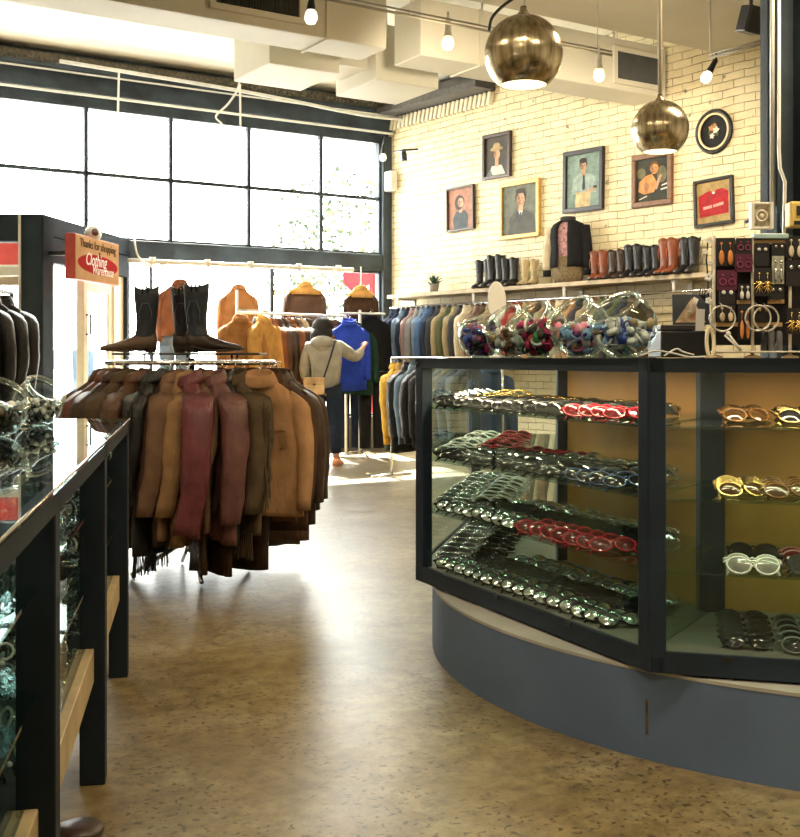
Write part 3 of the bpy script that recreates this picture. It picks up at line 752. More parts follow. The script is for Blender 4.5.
# ================================================================== FISH BOWLS
def bowl(name_label, p, dia, axis_yaw, tilt, seed, cols, fill=.55, lighter=None, stuff_label='', shape='mix', n=120, opening=52):
    Rr = dia/2
    q = Euler((tilt, 0, axis_yaw)).to_matrix()
    t = thing('fish_bowl', name_label, 'glass bowl', p)
    c = Vector((0, 0, Rr*.97))
    prof = []
    for i in range(21):
        a = -PI/2+(PI-R(opening))*i/20
        prof.append((max(Rr*cos(a), .002), Rr*sin(a)))
    b = MB(); b.lathe(prof, 32, o=c, q=q); b.lathe([(r_*.975, z_*.975) for r_, z_ in prof], 32, o=c, q=q); b.build('bowl_body', G_BOWL, t)
    rr, rz_ = prof[-1]
    rim = MB()
    rim.lathe([(rr-.002, rz_-.004), (rr+.006, rz_), (rr+.009, rz_+.007), (rr+.004, rz_+.013), (rr-.005, rz_+.011), (rr-.007, rz_+.003), (rr-.002, rz_-.004)], 32, o=c, q=q)
    rim.build('rim', G_RIM, t)
    ft = MB(); ft.lathe([(Rr*.42, 0), (Rr*.42, .006), (Rr*.3, .012)], 24, cap0=True, cap1=True); ft.build('foot', G_RIM, t)
    rnd = random.Random(seed)
    ms = [M('trinket_%s_%d' % (k, 0), v, .35, var=.1, scale=30) for k, v in cols]
    m_ = MB(); R2 = Rr*.90
    for i in range(n):
        while True:
            v_ = Vector((rnd.uniform(-1, 1), rnd.uniform(-1, 1), rnd.uniform(-1, -1+2*fill)))
            if v_.length < .88: break
        mi = rnd.randrange(len(ms)); pos = c+v_*R2
        qq = Euler((rnd.uniform(0, 6), rnd.uniform(0, 6), rnd.uniform(0, 6))).to_matrix()
        k = rnd.random(); u = Rr*rnd.uniform(.13, .21)
        if shape == 'cloth' or (shape == 'mix' and k < .4): m_.ell(pos, (u*1.3, u*1.0, u*.7), 8, 5, mi, qq)
        elif shape == 'bead': m_.ell(pos, (u*.6,)*3, 6, 4, mi)
        elif k < .75: m_.box(pos, (u*1.7, u*.9, u*.4), mi, qq)
        else: m_.tube([pos+qq @ Vector((u*1.1*cos(a), u*1.1*sin(a), 0)) for a in [2*PI*j/9 for j in range(9)]], u*.25, 5, mi, cyc=True)
    o = m_.build('trinket_fill', ms, loc=p); tag(o, stuff_label, 'trinkets', kind='stuff')
    return t
def on_left_edge(px, ins=.16):
    p = O2+nA*ins; d = d12; r = (px-400)/F
    s_ = (r*p.y-p.x)/(d.x-r*d.y); q2 = p+d*s_
    return Vector((q2.x, q2.y, ZT))
pal = {
 'blue': ('blue', (.02, .06, .35)), 'sky': ('sky', (.25, .45, .75)), 'white': ('white', (.8, .8, .78)), 'black': ('black', (.01, .01, .012)), 'red': ('red', (.5, .01, .03)), 'pink': ('pink', (.75, .2, .35)),
 'magenta': ('magenta', (.45, .01, .12)), 'green': ('green', (.03, .22, .06)), 'lime': ('lime', (.35, .85, .03)), 'yellow': ('yellow', (.8, .55, .05)), 'purple': ('purple', (.10, .03, .22)), 'tan': ('tan', (.55, .38, .2)), 'brown': ('brown', (.12, .06, .03)), 'peach': ('peach', (.8, .45, .3)), 'grey': ('grey', (.25, .26, .28))}
pc_ = lambda *k: [pal[i] for i in k]
TY = R(-58)   # opening looks up and to the left
bowl('fish bowl of blue and white trinkets with a lime piece, rightmost on the counter', on_left_edge(624), .215, TY, .62, 1, pc_('blue', 'sky', 'white', 'white', 'tan', 'white', 'sky', 'brown', 'grey'), .55, stuff_label='blue white and black trinkets heaped in the rightmost counter bowl')
bowl('fish bowl of pale blue and pink trinkets, second from the right on the counter', on_left_edge(580), .21, TY, .75, 2, pc_('sky', 'pink', 'sky', 'white', 'white', 'peach', 'purple'), .55, stuff_label='pale blue and pink trinkets in the second counter bowl from the right')
bowl('glass fish bowl of magenta and black trinkets with greenish glass, middle of the counter row', on_left_edge(540), .205, TY, .75, 3, pc_('magenta', 'magenta', 'black', 'black', 'green', 'red', 'white'), .68, stuff_label='magenta and black trinkets in the middle counter bowl')
bowl('fish bowl of pink white and brown trinkets, second from the left on the counter', on_left_edge(511), .20, TY, .75, 4, pc_('pink', 'white', 'white', 'peach', 'brown', 'white', 'tan'), .55, stuff_label='pink white and brown trinkets in the second counter bowl from the left')
bowl('small glass bowl stuffed with dark cloth and a magenta piece, leftmost on the curved counter', on_left_edge(481), .185, TY, .3, 5, pc_('purple', 'purple', 'black', 'magenta', 'blue', 'black'), .72, stuff_label='dark purple and magenta cloth pieces stuffed in the leftmost counter bowl', shape='cloth')
p = on_left_edge(629)+Vector((.0, -.015, .055))
b = MB(); b.box((0, 0, 0), (.018, .010, .062), rot=(0, .25, 0)); b.box((.008, 0, .036), (.016, .010, .012), rot=(0, .25, 0))
tag(b.build('lighter', M('lime_plastic', (.35, .85, .03), .3, var=0), loc=p, bevel=.003), 'bright lime green lighter standing in the rightmost counter bowl', 'lighter')

# ================================================================== THINGS ON THE CURVED COUNTER
# oval mirror behind the bowls
mp_ = P(497, 301, 4.6)
t = thing('hand_mirror', 'white oval mirror standing behind the counter bowls', 'mirror', (mp_.x, mp_.y, ZT))
b = MB(); ov = [(.033*cos(2*PI*i/32), .09*sin(2*PI*i/32)) for i in range(32)]
b.prism(ov, -.006, .006, ax='y'); b.xf(Matrix.Translation((0, 0, mp_.z-ZT)) @ Matrix.Rotation(-.45, 4, 'X')); b.build('mirror_face', M('white_face', (.9, .9, .86), .15, var=0), t)
b = MB(); b.tube([(.033*cos(2*PI*i/32), 0, .088*sin(2*PI*i/32)) for i in range(32)], .006, 8, cyc=True); b.xf(Matrix.Translation((0, 0, mp_.z-ZT)) @ Matrix.Rotation(-.45, 4, 'X')); b.build('mirror_rim', white_metal, t)
b = MB(); b.tube([(0, 0, .0), (0, 0, mp_.z-ZT-.08)], .006); b.lathe([(.05, 0), (.05, .006), (.01, .014)], 20, cap0=True, cap1=True); b.build('stand', white_metal, t)
# dark till box, wedge with picture and leaning white card
t = thing('cash_register', 'low black till between the fish bowls and the jewellery display', 'till', P(680, 358, 4.25))
b = MB(); b.box((0, 0, .052), (.20, .22, .10)); b.build('drawer_box', black, t, bevel=.006)
b = MB(); b.box((-.02, -.02, .115), (.15, .13, .02)); b.build('lid', M('charcoal_plastic', (.04, .04, .045), .4), t, bevel=.004)
cp = P(690, 358, 4.25)
t = thing('picture_card', 'dark printed card with an orange triangular picture leaning on the till', 'card', (cp.x, cp.y-.02, EYE+.128))
q = Euler((-.2, 0, -.1)).to_matrix()
b = MB(); b.box(q @ Vector((0, 0, .06)), (.14, .004, .12), 0, q)
b.build('card_board', M('dark_card', (.03, .04, .06), .4), t)
for poly, m in (([(-.062, .008), (.055, .008), (.005, .105)], M('picture_tan', (.55, .40, .25), .5, var=.5, scale=40)), ([(-.02, .02), (.045, .015), (.02, .06)], M('picture_orange', (.65, .16, .04), .5, var=.5, scale=50)), ([(-.012, .05), (.008, .045), (.03, .1), (.012, .11)], M('picture_white', (.85, .82, .75), .5))):
    k = MB(); k.prism(poly, -.0045, -.003, ax='y'); k.xf(q.to_4x4()); k.build('printed_shape', m, t)
w = P(700, 322, 4.15)
t = thing('price_card', 'plain white upright card between the till and the jewellery display', 'card', (w.x, w.y, ZT))
b = MB(); b.box((0, 0, .13), (.032, .004, .11), rot=(0, .04, 0)); b.build('card_face', M('white_card', (.85, .86, .88), .5, var=.03), t)
b = MB(); b.box((0, .012, .04), (.03, .03, .08)); b.build('holder', black, t)
for i, (pts, lab) in enumerate((([(640, 356), (655, 351), (672, 353), (690, 357), (706, 356.5)], 'thin white cable trailing on the counter beside the rightmost bowl'), ([(664, 356), (676, 349), (683, 352), (694, 355)], 'short white cable looping in front of the till'))):
    wire('cable', [P(x, y, 3.75+i*.1)+Vector((0, 0, max(0, 0))) for x, y in pts], .0035, white_metal, lab)

# ---- jewellery display
JY = 3.95
def J(px, py, Y=JY): return P(px, py, Y)
pole_m = M('cream_pole', (.72, .66, .52), .35, var=.1)
t = thing('jewellery_stand', 'tall jewellery stand of cream poles and wooden bars on the right of the counter', 'display stand', (J(752, 358).x, JY+.02, ZT))
o0 = Vector((J(752, 358).x, JY+.02, ZT))
for px in (714, 752.5, 790):
    b = MB(); b.tube([J(px, 357)-o0, J(px, 236)-o0], .006, 8); b.lathe([(.03, 0), (.03, .005), (.008, .012)], 16, o=(J(px, 357).x-o0.x, J(px, 357).y-o0.y, 0), cap0=True); b.build('pole', pole_m, t)
for (xa, xb, y) in ((737, 750, 302), (768, 784, 301.5), (716, 782, 324.5), (714, 790, 242)):
    b = MB(); b.span(J(xa, y+2)-o0+Vector((0, -.004, 0)), J(xb, y-2)-o0+Vector((0, .006, 0))); b.build('wooden_bar', M('bar_wood', (.55, .36, .15), .5, var=.2, scale=20), t)
b = MB(); b.span(J(752, 239)-o0+Vector((0, -.02, 0)), J(787, 234)-o0+Vector((0, .02, 0))); b.build('top_bar', M('pale_blue_bar', (.45, .65, .68), .3), t, bevel=.003)
b = MB(); b.span(J(714, 352.5)-o0+Vector((0, -.05, 0)), J(800, 351)-o0+Vector((0, .05, 0))); b.build('tray', white_metal, t, bevel=.002)
bk = MB(); bk.span(J(716, 345)-o0+Vector((0, .05, 0)), J(835, 238)-o0+Vector((0, .055, 0))); bk.build('backing_board', M('black_felt', (.012, .012, .014), .9, var=.3), t)
cm = {'black': M('card_black', (.015, .014, .018), .6), 'plum': M('card_plum', (.10, .012, .045), .6, var=.2), 'ivory': M('card_ivory', (.7, .68, .58), .6), 'sage': M('card_sage', (.42, .44, .36), .6, var=.4, scale=60)}
em = {'orange': M('ear_orange', (.75, .28, .08), .3, var=.2), 'pink': M('ear_plum', (.30, .06, .16), .25, var=.2), 'gold': M('ear_gold', (.85, .62, .22), .25, 1, var=.15), 'white': M('ear_white', (.88, .88, .86), .2, var=.05), 'silver': chrome, 'cream': M('ear_cream', (.8, .7, .5), .3)}
def ear_card(px0, py0, px1, py1, cmn, kind, emn, label, off=.0):
    p0 = J(px0, py1, JY-.015-off); p1 = J(px1, py0, JY-.015-off)
    t = thing('earring_card', label, 'earrings', ((p0.x+p1.x)/2, p0.y, p0.z)); W = (p1.x-p0.x); H = p1.z-p0.z
    b = MB(); b.box((0, 0, H/2), (W, .002, H)); b.build('card', cm[cmn], t)
    for sx in (-1, 1):
        b = MB(); cx = sx*W*.23; b2 = b
        if kind == 'stud':
            b.ell((cx, -.005, H*.72), (W*.13, .005, W*.13), 10, 6)
        elif kind == 'ring':
            b.tube([(cx+W*.16*cos(a), -.004, H*.4+W*.16*sin(a)) for a in [2*PI*j/14 for j in range(14)]], .0022, 6, cyc=True); b.ell((cx, -.004, H*.74), (.004, .004, .004), 8, 5); b.tube([(cx, -.004, H*.75), (cx, -.004, H*.4+W*.155)], .0012, 4)
        elif kind == 'drop':
            b.ell((cx, -.004, H*.8), (.005, .004, .005), 8, 5); b.tube([(cx, -.004, H*.8), (cx, -.004, H*.55)], .0012, 5)
            b.ell((cx, -.006, H*.3), (W*.15, .006, H*.27), 10, 6)
        elif kind == 'leaf':
            for j in range(7):
                a = -PI/2+(j-3)*.42
                b.ell((cx+W*.12*cos(a), -.005-j % 2*.003, H*.55+H*.28*sin(a)), (W*.05, .003, H*.2), 6, 5, q=Euler((0, -(a+PI/2), 0)).to_matrix())
            b.ell((cx, -.004, H*.8), (.005, .004, .005), 8, 5); b.tube([(cx, -.004, H*.82), (cx, -.006, H*.5)], .0015, 5)
        b.build('earring', em[emn], t)
ear_card(716, 238, 735, 266, 'black', 'drop', 'orange', 'black card with two orange drop earrings at the top left of the jewellery stand')
ear_card(736, 238, 752, 254, 'black', 'ring', 'pink', 'black card with small plum ring earrings near the top of the stand')
ear_card(735, 254, 752.5, 272, 'plum', 'ring', 'pink', 'plum card with round plum earrings, right of the orange drops', .004)
ear_card(717, 270, 737, 290, 'plum', 'ring', 'pink', 'plum card with round earrings, lower left below the orange drops', .004)
ear_card(755, 243, 769, 266, 'black', 'stud', 'white', 'black card with white studs under the pale blue bar')
ear_card(772, 243, 785, 256, 'black', 'stud', 'silver', 'black card with silver studs right under the pale blue bar')
ear_card(772, 256, 784, 284, 'sage', 'drop', 'silver', 'sage grey card with silver drop earrings in the upper middle of the stand')
ear_card(754, 268, 772, 296, 'black', 'leaf', 'gold', 'black card with gold leaf earrings at the middle of the stand', .006)
ear_card(786, 236, 804, 258, 'black', 'drop', 'cream', 'black card with cream drops at the upper right edge of the stand')
ear_card(786, 260, 804, 286, 'black', 'stud', 'silver', 'black card with silver studs at the right edge of the stand')
ear_card(719, 288, 735, 304, 'black', 'stud', 'white', 'black card with round white studs above the left hoops')
ear_card(738, 284, 751, 300, 'black', 'drop', 'white', 'black card with white drops on the left wooden bar')
ear_card(768, 286, 784, 299, 'black', 'stud', 'silver', 'black card with two silver studs on the right wooden bar')
ear_card(787, 308, 803, 334, 'black', 'leaf', 'gold', 'black card with yellow leaf earrings at the lower right edge')
ear_card(717, 305, 735, 322, 'black', 'drop', 'cream', 'black card with cream drops directly behind the left hoop')
ear_card(755, 305, 770, 322, 'black', 'stud', 'gold', 'black card with gold studs directly behind the middle hoop')
ear_card(738, 305, 751, 340, 'black', 'drop', 'orange', 'black card with orange drops between the two big hoops')
for px, py, r, lab in ((722.5, 318.5, 12.5, 'large thin silver hoop at the lower left of the jewellery stand'), (758, 318, 12.5, 'large thin silver hoop in the middle, overlapping its twin'), (766, 318.5, 12.3, 'large thin silver hoop half behind its twin, the more rightward one')):
    c = J(px, py, JY-.05 if px != 766 else JY-.042); rr = r/F*JY
    b = MB(); b.tube([(rr*cos(2*PI*j/36), 0, rr*sin(2*PI*j/36)) for j in range(36)], .0035, 8, cyc=True); b.tube([(0, 0, rr), (0, .03, rr+.012)], .0015)
    tag(b.build('hoop_earring', M('pale_silver', (.85, .84, .80), .2, .6, var=0), loc=c), lab, 'earring')
for i, (x, yy, H, m, lab) in enumerate(((764, 352, 24, 'blk', 'dark cylinder bottle on the stand tray, left of the grey one'), (771, 352, 26, 'gry', 'grey cylinder bottle on the stand tray, in the middle'), (779, 352, 24, 'gry', 'grey cylinder bottle on the stand tray, rightmost'))):
    c = J(x, 351, JY-.02); rr = 3.4/F*JY; h = H/F*JY
    t = thing('bottle', lab, 'bottle', c)
    b = MB(); b.lathe([(rr, 0), (rr, h*.75), (rr*.5, h*.85)], 14, cap0=True, cap1=True); b.build('bottle_body', M('bottle_'+m, (.02, .02, .025) if m == 'blk' else (.16, .17, .19), .25), t)
    b = MB(); b.lathe([(rr*.55, h*.85), (rr*.55, h)], 12, cap0=True, cap1=True); b.build('cap', black, t)
# white hair clip and cream bracelet, flower garland, claw
c = J(733, 343, JY-.06)
t = thing('hair_clip', 'white two-pronged hair clip leaning at the foot of the stand', 'hair clip', c)
for sx in (-1, 1):
    b = MB(); b.tube([(-.03 if sx < 0 else -.012, 0, .028), (.03, 0, -.028)], .004, 6); b.build('prong', em['white'], t)
b = MB(); b.ell((-.016, 0, .034), (.009, .007, .009), 8, 6); b.build('hinge', em['white'], t)
c = J(709.5, 343, JY-.03)
b = MB(); b.tube([(.013*cos(2*PI*j/20), .006*sin(2*PI*j/20)-.01, .052*sin(2*PI*j/20)) for j in range(20)], .007, 8, cyc=True)
tag(b.build('bangle', M('cream_resin', (.78, .72, .5), .3), loc=c), 'cream oval bangle hung at the left foot of the jewellery stand', 'bangle')
t = thing('flower_garland', 'strand of white flowers hanging down the left pole of the jewellery stand', 'garland', J(708, 238, JY-.01))
b = MB(); b.tube([(0, 0, 0), (-.006, 0, -.08), (0, 0, -.15), (.002, 0, -.24)], .003, 5, 0); b.build('strand', black, t)
for i, (dx, dz, r_) in enumerate(((0, -.01, .011), (-.012, -.05, .010), (.006, -.09, .010), (0, -.14, .015), (.004, -.19, .009), (0, -.225, .012))):
    b = MB()
    for j in range(5):
        a = 2*PI*j/5; b.ell((dx+r_*.6*cos(a), -.006, dz+r_*.6*sin(a)), (r_*.5, .004, r_*.5), 7, 5)
    b.build('flower', em['white'], t)
c = J(703, 296, JY)
t = thing('claw_clip', 'black claw clip hanging left of the jewellery stand', 'hair clip', c)
for k in range(3):
    b = MB(); b.tube([(-.008+k*.009, 0, .03-k*.004), (-.014+k*.009, 0, .005), (.012+k*.005, 0, -.02)], [.002, .0035, .0025], 6); b.build('claw_tooth', black, t)
# framed white item and yellow phone by the column
c = P(761, 216, 6.9)
t = thing('wall_clock', 'white framed square clock with a pale round dial on the column', 'clock', c)
b = MB()
for a_, c_ in (((-.07, -.03, -.085), (-.05, .02, .085)), ((.05, -.03, -.085), (.07, .02, .085)), ((-.05, -.02, -.085), (.05, .02, -.07)), ((-.05, -.02, .07), (.05, .02, .085))): b.span(a_, c_)
b.build('frame', white_metal, t, bevel=.003)
b = MB(); b.span((-.05, -.01, -.07), (.05, .015, .07)); b.build('back_plate', M('dial_plate', (.45, .40, .30), .5, var=.5, scale=40), t)
b = MB(); b.tube([(.033*cos(2*PI*j/24), -.013, .033*sin(2*PI*j/24)) for j in range(24)], .006, 6, cyc=True); b.ell((0, -.012, 0), (.014, .005, .014), 10, 6); b.build('dial', M('dial_cream', (.8, .75, .62), .4, var=.2), t)
b = MB(); b.tube([(.0, .02, .0), (.0, .3, 0)], .012); b.build('bracket', steel_col, t)
c = P(796, 215, 6.9)
t = thing('wall_phone', 'old yellow box phone fixed to the dark column at the right edge', 'telephone', c)
b = MB(); b.box((.02, 0, 0), (.15, .10, .16)); b.build('phone_body', M('yellow_plastic', (.78, .58, .16), .4, var=.06), t, bevel=.012)
b = MB(); b.box((.02, -.052, .02), (.07, .006, .06)); b.box((.02, -.052, -.055), (.10, .006, .025)); b.build('dark_panel', black, t)
b = MB(); b.span((.0, .05, -.05), (.03, .42, .05)); b.build('mount', steel_col, t)
c = P(748, 226, 5.2)

# ================================================================== LEFT GLASS CASE
LO = Vector((-1.036, 4.204, 0)); LT = math.atan2(.983, -.183)-PI/2
lc = thing('glass_display_case', 'long black framed glass jewellery case on legs at the left edge', 'display case', LO, LT)
LW = .52; LL = 3.5; LZ = .97
ys = [0, -1.056, -2.17, -3.3]
for y in ys:
    for x in (-.07, -LW):
        b = MB(); b.span((x, y-.005-(.0 if y else 0), 0), (x+.07, y-.075, LZ-.02)); b.build('leg', blackcase, lc, bevel=.004)
for a_, c_, nm in (((-.03, -LL, LZ-.055), (.0, 0, LZ-.012), 'top_rail'), ((-LW, -LL, LZ-.055), (-LW+.03, 0, LZ-.012), 'top_rail'), ((-LW, -.03, LZ-.055), (0, 0, LZ-.012), 'end_rail'), ((-LW, -LL, LZ-.055), (0, -LL+.03, LZ-.012), 'end_rail')):
    b = MB(); b.span(a_, c_); b.build(nm, blackcase, lc, bevel=.003)
b = MB(); b.span((-LW, -LL, LZ-.012), (.004, .004, LZ)); b.build('glass_top', G_TOP, lc)
b = MB(); b.tube([(.004, .004, LZ-.003), (.004, -LL, LZ-.003)], .003, 6); b.build('edge_strip', chrome, lc)
for k, y in enumerate(ys[1:]):
    b = MB(); b.span((-.058, ys[k]-.075, .385), (-.052, y-.005, LZ-.055)); b.build('glass_front', G_CASE, lc)
    r_ = MB(); r_.span((-.055, ys[k]-.075, .29), (-.03, y-.005, .385)); r_.build('wooden_rail', rail_wood, lc, bevel=.003)
b = MB(); b.span((-LW+.01, -LL, .34), (-.045, -.0, .37)); b.build('case_floor', M('case_dark_floor', (.03, .035, .045), .4), lc)
for z in (.60, .79):
    b = MB(); b.span((-LW+.03, -LL+.02, z-.008), (-.03, -.02, z)); b.build('glass_shelf', G_SHELF, lc)
b = MB(); b.span((-LW, -LL, .37), (-LW+.012, 0, LZ-.055)); b.build('back_panel', M('case_dark_back', (.03, .04, .05), .4), lc)
b = MB(); b.span((-.07-.12, -.012, .37), (-.07, -.006, LZ-.055)); b.span((-LW+.06, -.012, .37), (-.19, -.006, LZ-.055)); b.build('end_panel', blackcase, lc)
ML = Matrix.Translation(LO) @ Matrix.Rotation(LT, 4, 'Z')
# contents: stacked sunglasses and costume jewellery
kk = 0
for si_, z in enumerate((.37, .60, .79)):
    if si_ == 0: continue
    for bay, (ya, yb) in enumerate(((-.12, -1.0), (-1.18, -2.1), (-2.3, -3.2))):
        if bay == 2: continue
        cols_ = [('silver', 'mirror', 'silver mirrored'), ('black', 'dark', 'black'), ('grey', 'clear', 'grey')][si_]
        for i in range(6):
            w_ = ML @ Vector((-.15, ya+(yb-ya)*(i+.3)/6, z+.03))
            glasses(w_, LT+PI*.08, .5+.3*rg.random(), cols_[0], cols_[1], '%s sunglasses on the %s of the left case, %s bay' % (cols_[2], ['floor', 'middle shelf', 'upper shelf'][si_], ['far', 'near'][bay]), '%s sunglasses, left case %s bay' % (cols_[2], ['far', 'near'][bay]))
jm = [M('jewel_silver', (.8, .85, .88), .12, 1, var=0), M('jewel_black', (.01, .01, .012), .1, var=0), M('jewel_teal', (.30, .42, .45), .15, var=0), M('jewel_white', (.8, .82, .8), .2, var=0), M('jewel_gold', (.7, .55, .2), .2, 1, var=0)]
for bay, (ya, yb) in enumerate(((-.1, -1.04), (-1.15, -2.15))):
    rj = random.Random(40+bay); b = MB()
    for i in range(700):
        z = rj.choice((.375, .60, .79))+rj.uniform(.004, .15)*rj.random()
        c = Vector((-.075-.36*rj.random()**2, rj.uniform(ya, yb), z)); u = rj.uniform(.006, .016)
        qq = Euler((rj.uniform(0, 6), rj.uniform(0, 6), 0)).to_matrix(); mi = rj.choice((0, 0, 1, 1, 1, 1, 2, 3))
        k = rj.random()
        if k < .4: b.tube([c+qq @ Vector((u*1.3*cos(a), u*1.3*sin(a), 0)) for a in [2*PI*j/9 for j in range(9)]], u*.25, 5, mi, cyc=True)
        elif k < .7: b.ell(c, (u, u*.6, u*.35), 7, 5, mi, qq)
        else: b.ell(c, (u*.5,)*3, 7, 5, mi)
    o = b.build('costume_jewellery', jm, loc=LO, rz=LT)
    tag(o, 'scattered silver and black costume jewellery in the %s bay of the left case' % ['far', 'near'][bay], 'jewellery', kind='stuff')
# cards seen through the glass top
for dx, dy, m, lab in ((-.10, -1.95, M('pale_yellow_card', (.75, .65, .35), .5), 'pale yellow card lying under the left case top'), (-.075, -1.62, M('coral_card', (.75, .20, .15), .5), 'coral red card lying under the left case top')):
    b = MB(); b.box((0, 0, 0), (.035, .12, .003)); o = b.build('card', m, loc=ML @ Vector((dx, dy, .90)), rz=LT+.3); tag(o, lab, 'card')
# bowls on the case
def left_top(px, py):
    Y = (EYE-LZ)*F/(py-358); p = P(px, py, Y); p.z = LZ; return p
bowl('glass fish bowl of black and white beads on the left case, nearest the round rack', left_top(38, 426), .165, R(62), .7, 11, pc_('black', 'black', 'black', 'white', 'grey', 'white'), .55, stuff_label='black and white beads in the farther bowl on the left case', shape='bead', n=150)
bowl('glass fish bowl of dark trinkets at the left picture edge on the glass case', left_top(-2, 437), .168, R(62), .7, 12, pc_('black', 'black', 'grey', 'brown', 'white', 'black'), .55, stuff_label='dark trinkets in the nearer bowl on the left case', shape='mix', n=120)
b = MB(); b.lathe([(.02, 0), (.02, .01), (.005, .02), (.004, .11), (.011, .12), (.011, .135), (.004, .145)], 12, cap0=True, cap1=True)
tag(b.build('ring_holder', chrome, loc=left_top(16, 428)+Vector((0, .1, 0))), 'thin dark metal holder standing behind the left case bowls', 'ring holder')
# ================================================================== GARMENTS
def fold_mat(name, c, rough, var, bump, spec=.4):
    if name in MATS: return MATS[name]
    m = M(name, c, rough, var=var, scale=9, spec=spec, detail=8)
    nt = m.node_tree; n = nt.nodes; l = nt.links
    tc = [x for x in n if x.type == 'TEX_COORD'][0]
    mp = n.new('ShaderNodeMapping'); mp.inputs['Scale'].default_value = (1, 1, .32); l.new(tc.outputs['Object'], mp.inputs[0])
    a = n.new('ShaderNodeTexNoise'); a.inputs['Scale'].default_value = 16; a.inputs['Detail'].default_value = 7; a.inputs['Roughness'].default_value = .6; a.inputs['Distortion'].default_value = .4
    l.new(mp.outputs[0], a.inputs['Vector'])
    b = n.new('ShaderNodeBump'); b.inputs['Strength'].default_value = bump; b.inputs['Distance'].default_value = .035
    l.new(a.outputs['Fac'], b.inputs['Height']); l.new(b.outputs['Normal'], n['Principled BSDF'].inputs['Normal'])
    return m
def leather(n, c, r=.42): return fold_mat('leather_'+n, c, r, .30, .55, spec=.4)
def suede(n, c): return fold_mat('suede_'+n, c, .9, .22, .4, spec=.15)
def _old(n, c): return M('suede_'+n, c, .85, var=.22, scale=9, bump=.25, bscale=60, spec=.2, sheen=.2)
def cloth(n, c): return M('cloth_'+n, c, .9, var=.15, scale=14, bump=.15, bscale=90, spec=.2)
FAB = {
 'dark brown': leather('dark_brown', (.040, .019, .011)), 'brown': leather('brown', (.085, .038, .019)), 'reddish brown': leather('reddish_brown', (.125, .045, .026)),
 'black': leather('black', (.010, .010, .012), .35), 'tan': suede('tan', (.34, .19, .095)), 'mustard tan': suede('mustard_tan', (.25, .15, .075)), 'maroon': leather('maroon', (.125, .030, .038), .33),
 'plum brown': leather('plum_brown', (.125, .052, .047), .4), 'olive brown': suede('olive_brown', (.08, .056, .034)), 'chocolate': suede('chocolate', (.062, .031, .018)), 'taupe': suede('taupe', (.16, .095, .06)),
 'orange': suede('orange', (.36, .165, .062)), 'rust': suede('rust', (.21, .085, .045)), 'golden': suede('golden', (.58, .32, .10)), 'cream': cloth('cream', (.48, .41, .29)),
 'light blue denim': cloth('denim_light', (.15, .21, .29)), 'blue denim': cloth('denim_blue', (.06, .11, .22)), 'dark denim': cloth('denim_dark', (.02, .03, .055)), 'charcoal': cloth('charcoal', (.035, .036, .04)),
 'grey': cloth('grey', (.22, .22, .22)), 'royal blue': cloth('royal_blue', (.02, .05, .38)), 'olive green': cloth('olive', (.07, .08, .035)), 'khaki': cloth('khaki', (.26, .21, .125)), 'red': cloth('red', (.26, .03, .025)),
 'white': cloth('white', (.75, .72, .66)), 'green': cloth('green', (.012, .04, .026)), 'dusty pink': cloth('dusty_pink', (.28, .19, .18)), 'yellow': cloth('yellow', (.68, .42, .08)), 'mustard': cloth('mustard', (.40, .25, .08)), 'navy': cloth('navy', (.012, .018, .04)), 'black cloth': cloth('black', (.010, .010, .012))}
trim_dark = M('dark_trim', (.02, .012, .008), .5, var=.2)
wood_hanger = M('hanger_plastic', (.75, .74, .7), .35, var=.05)

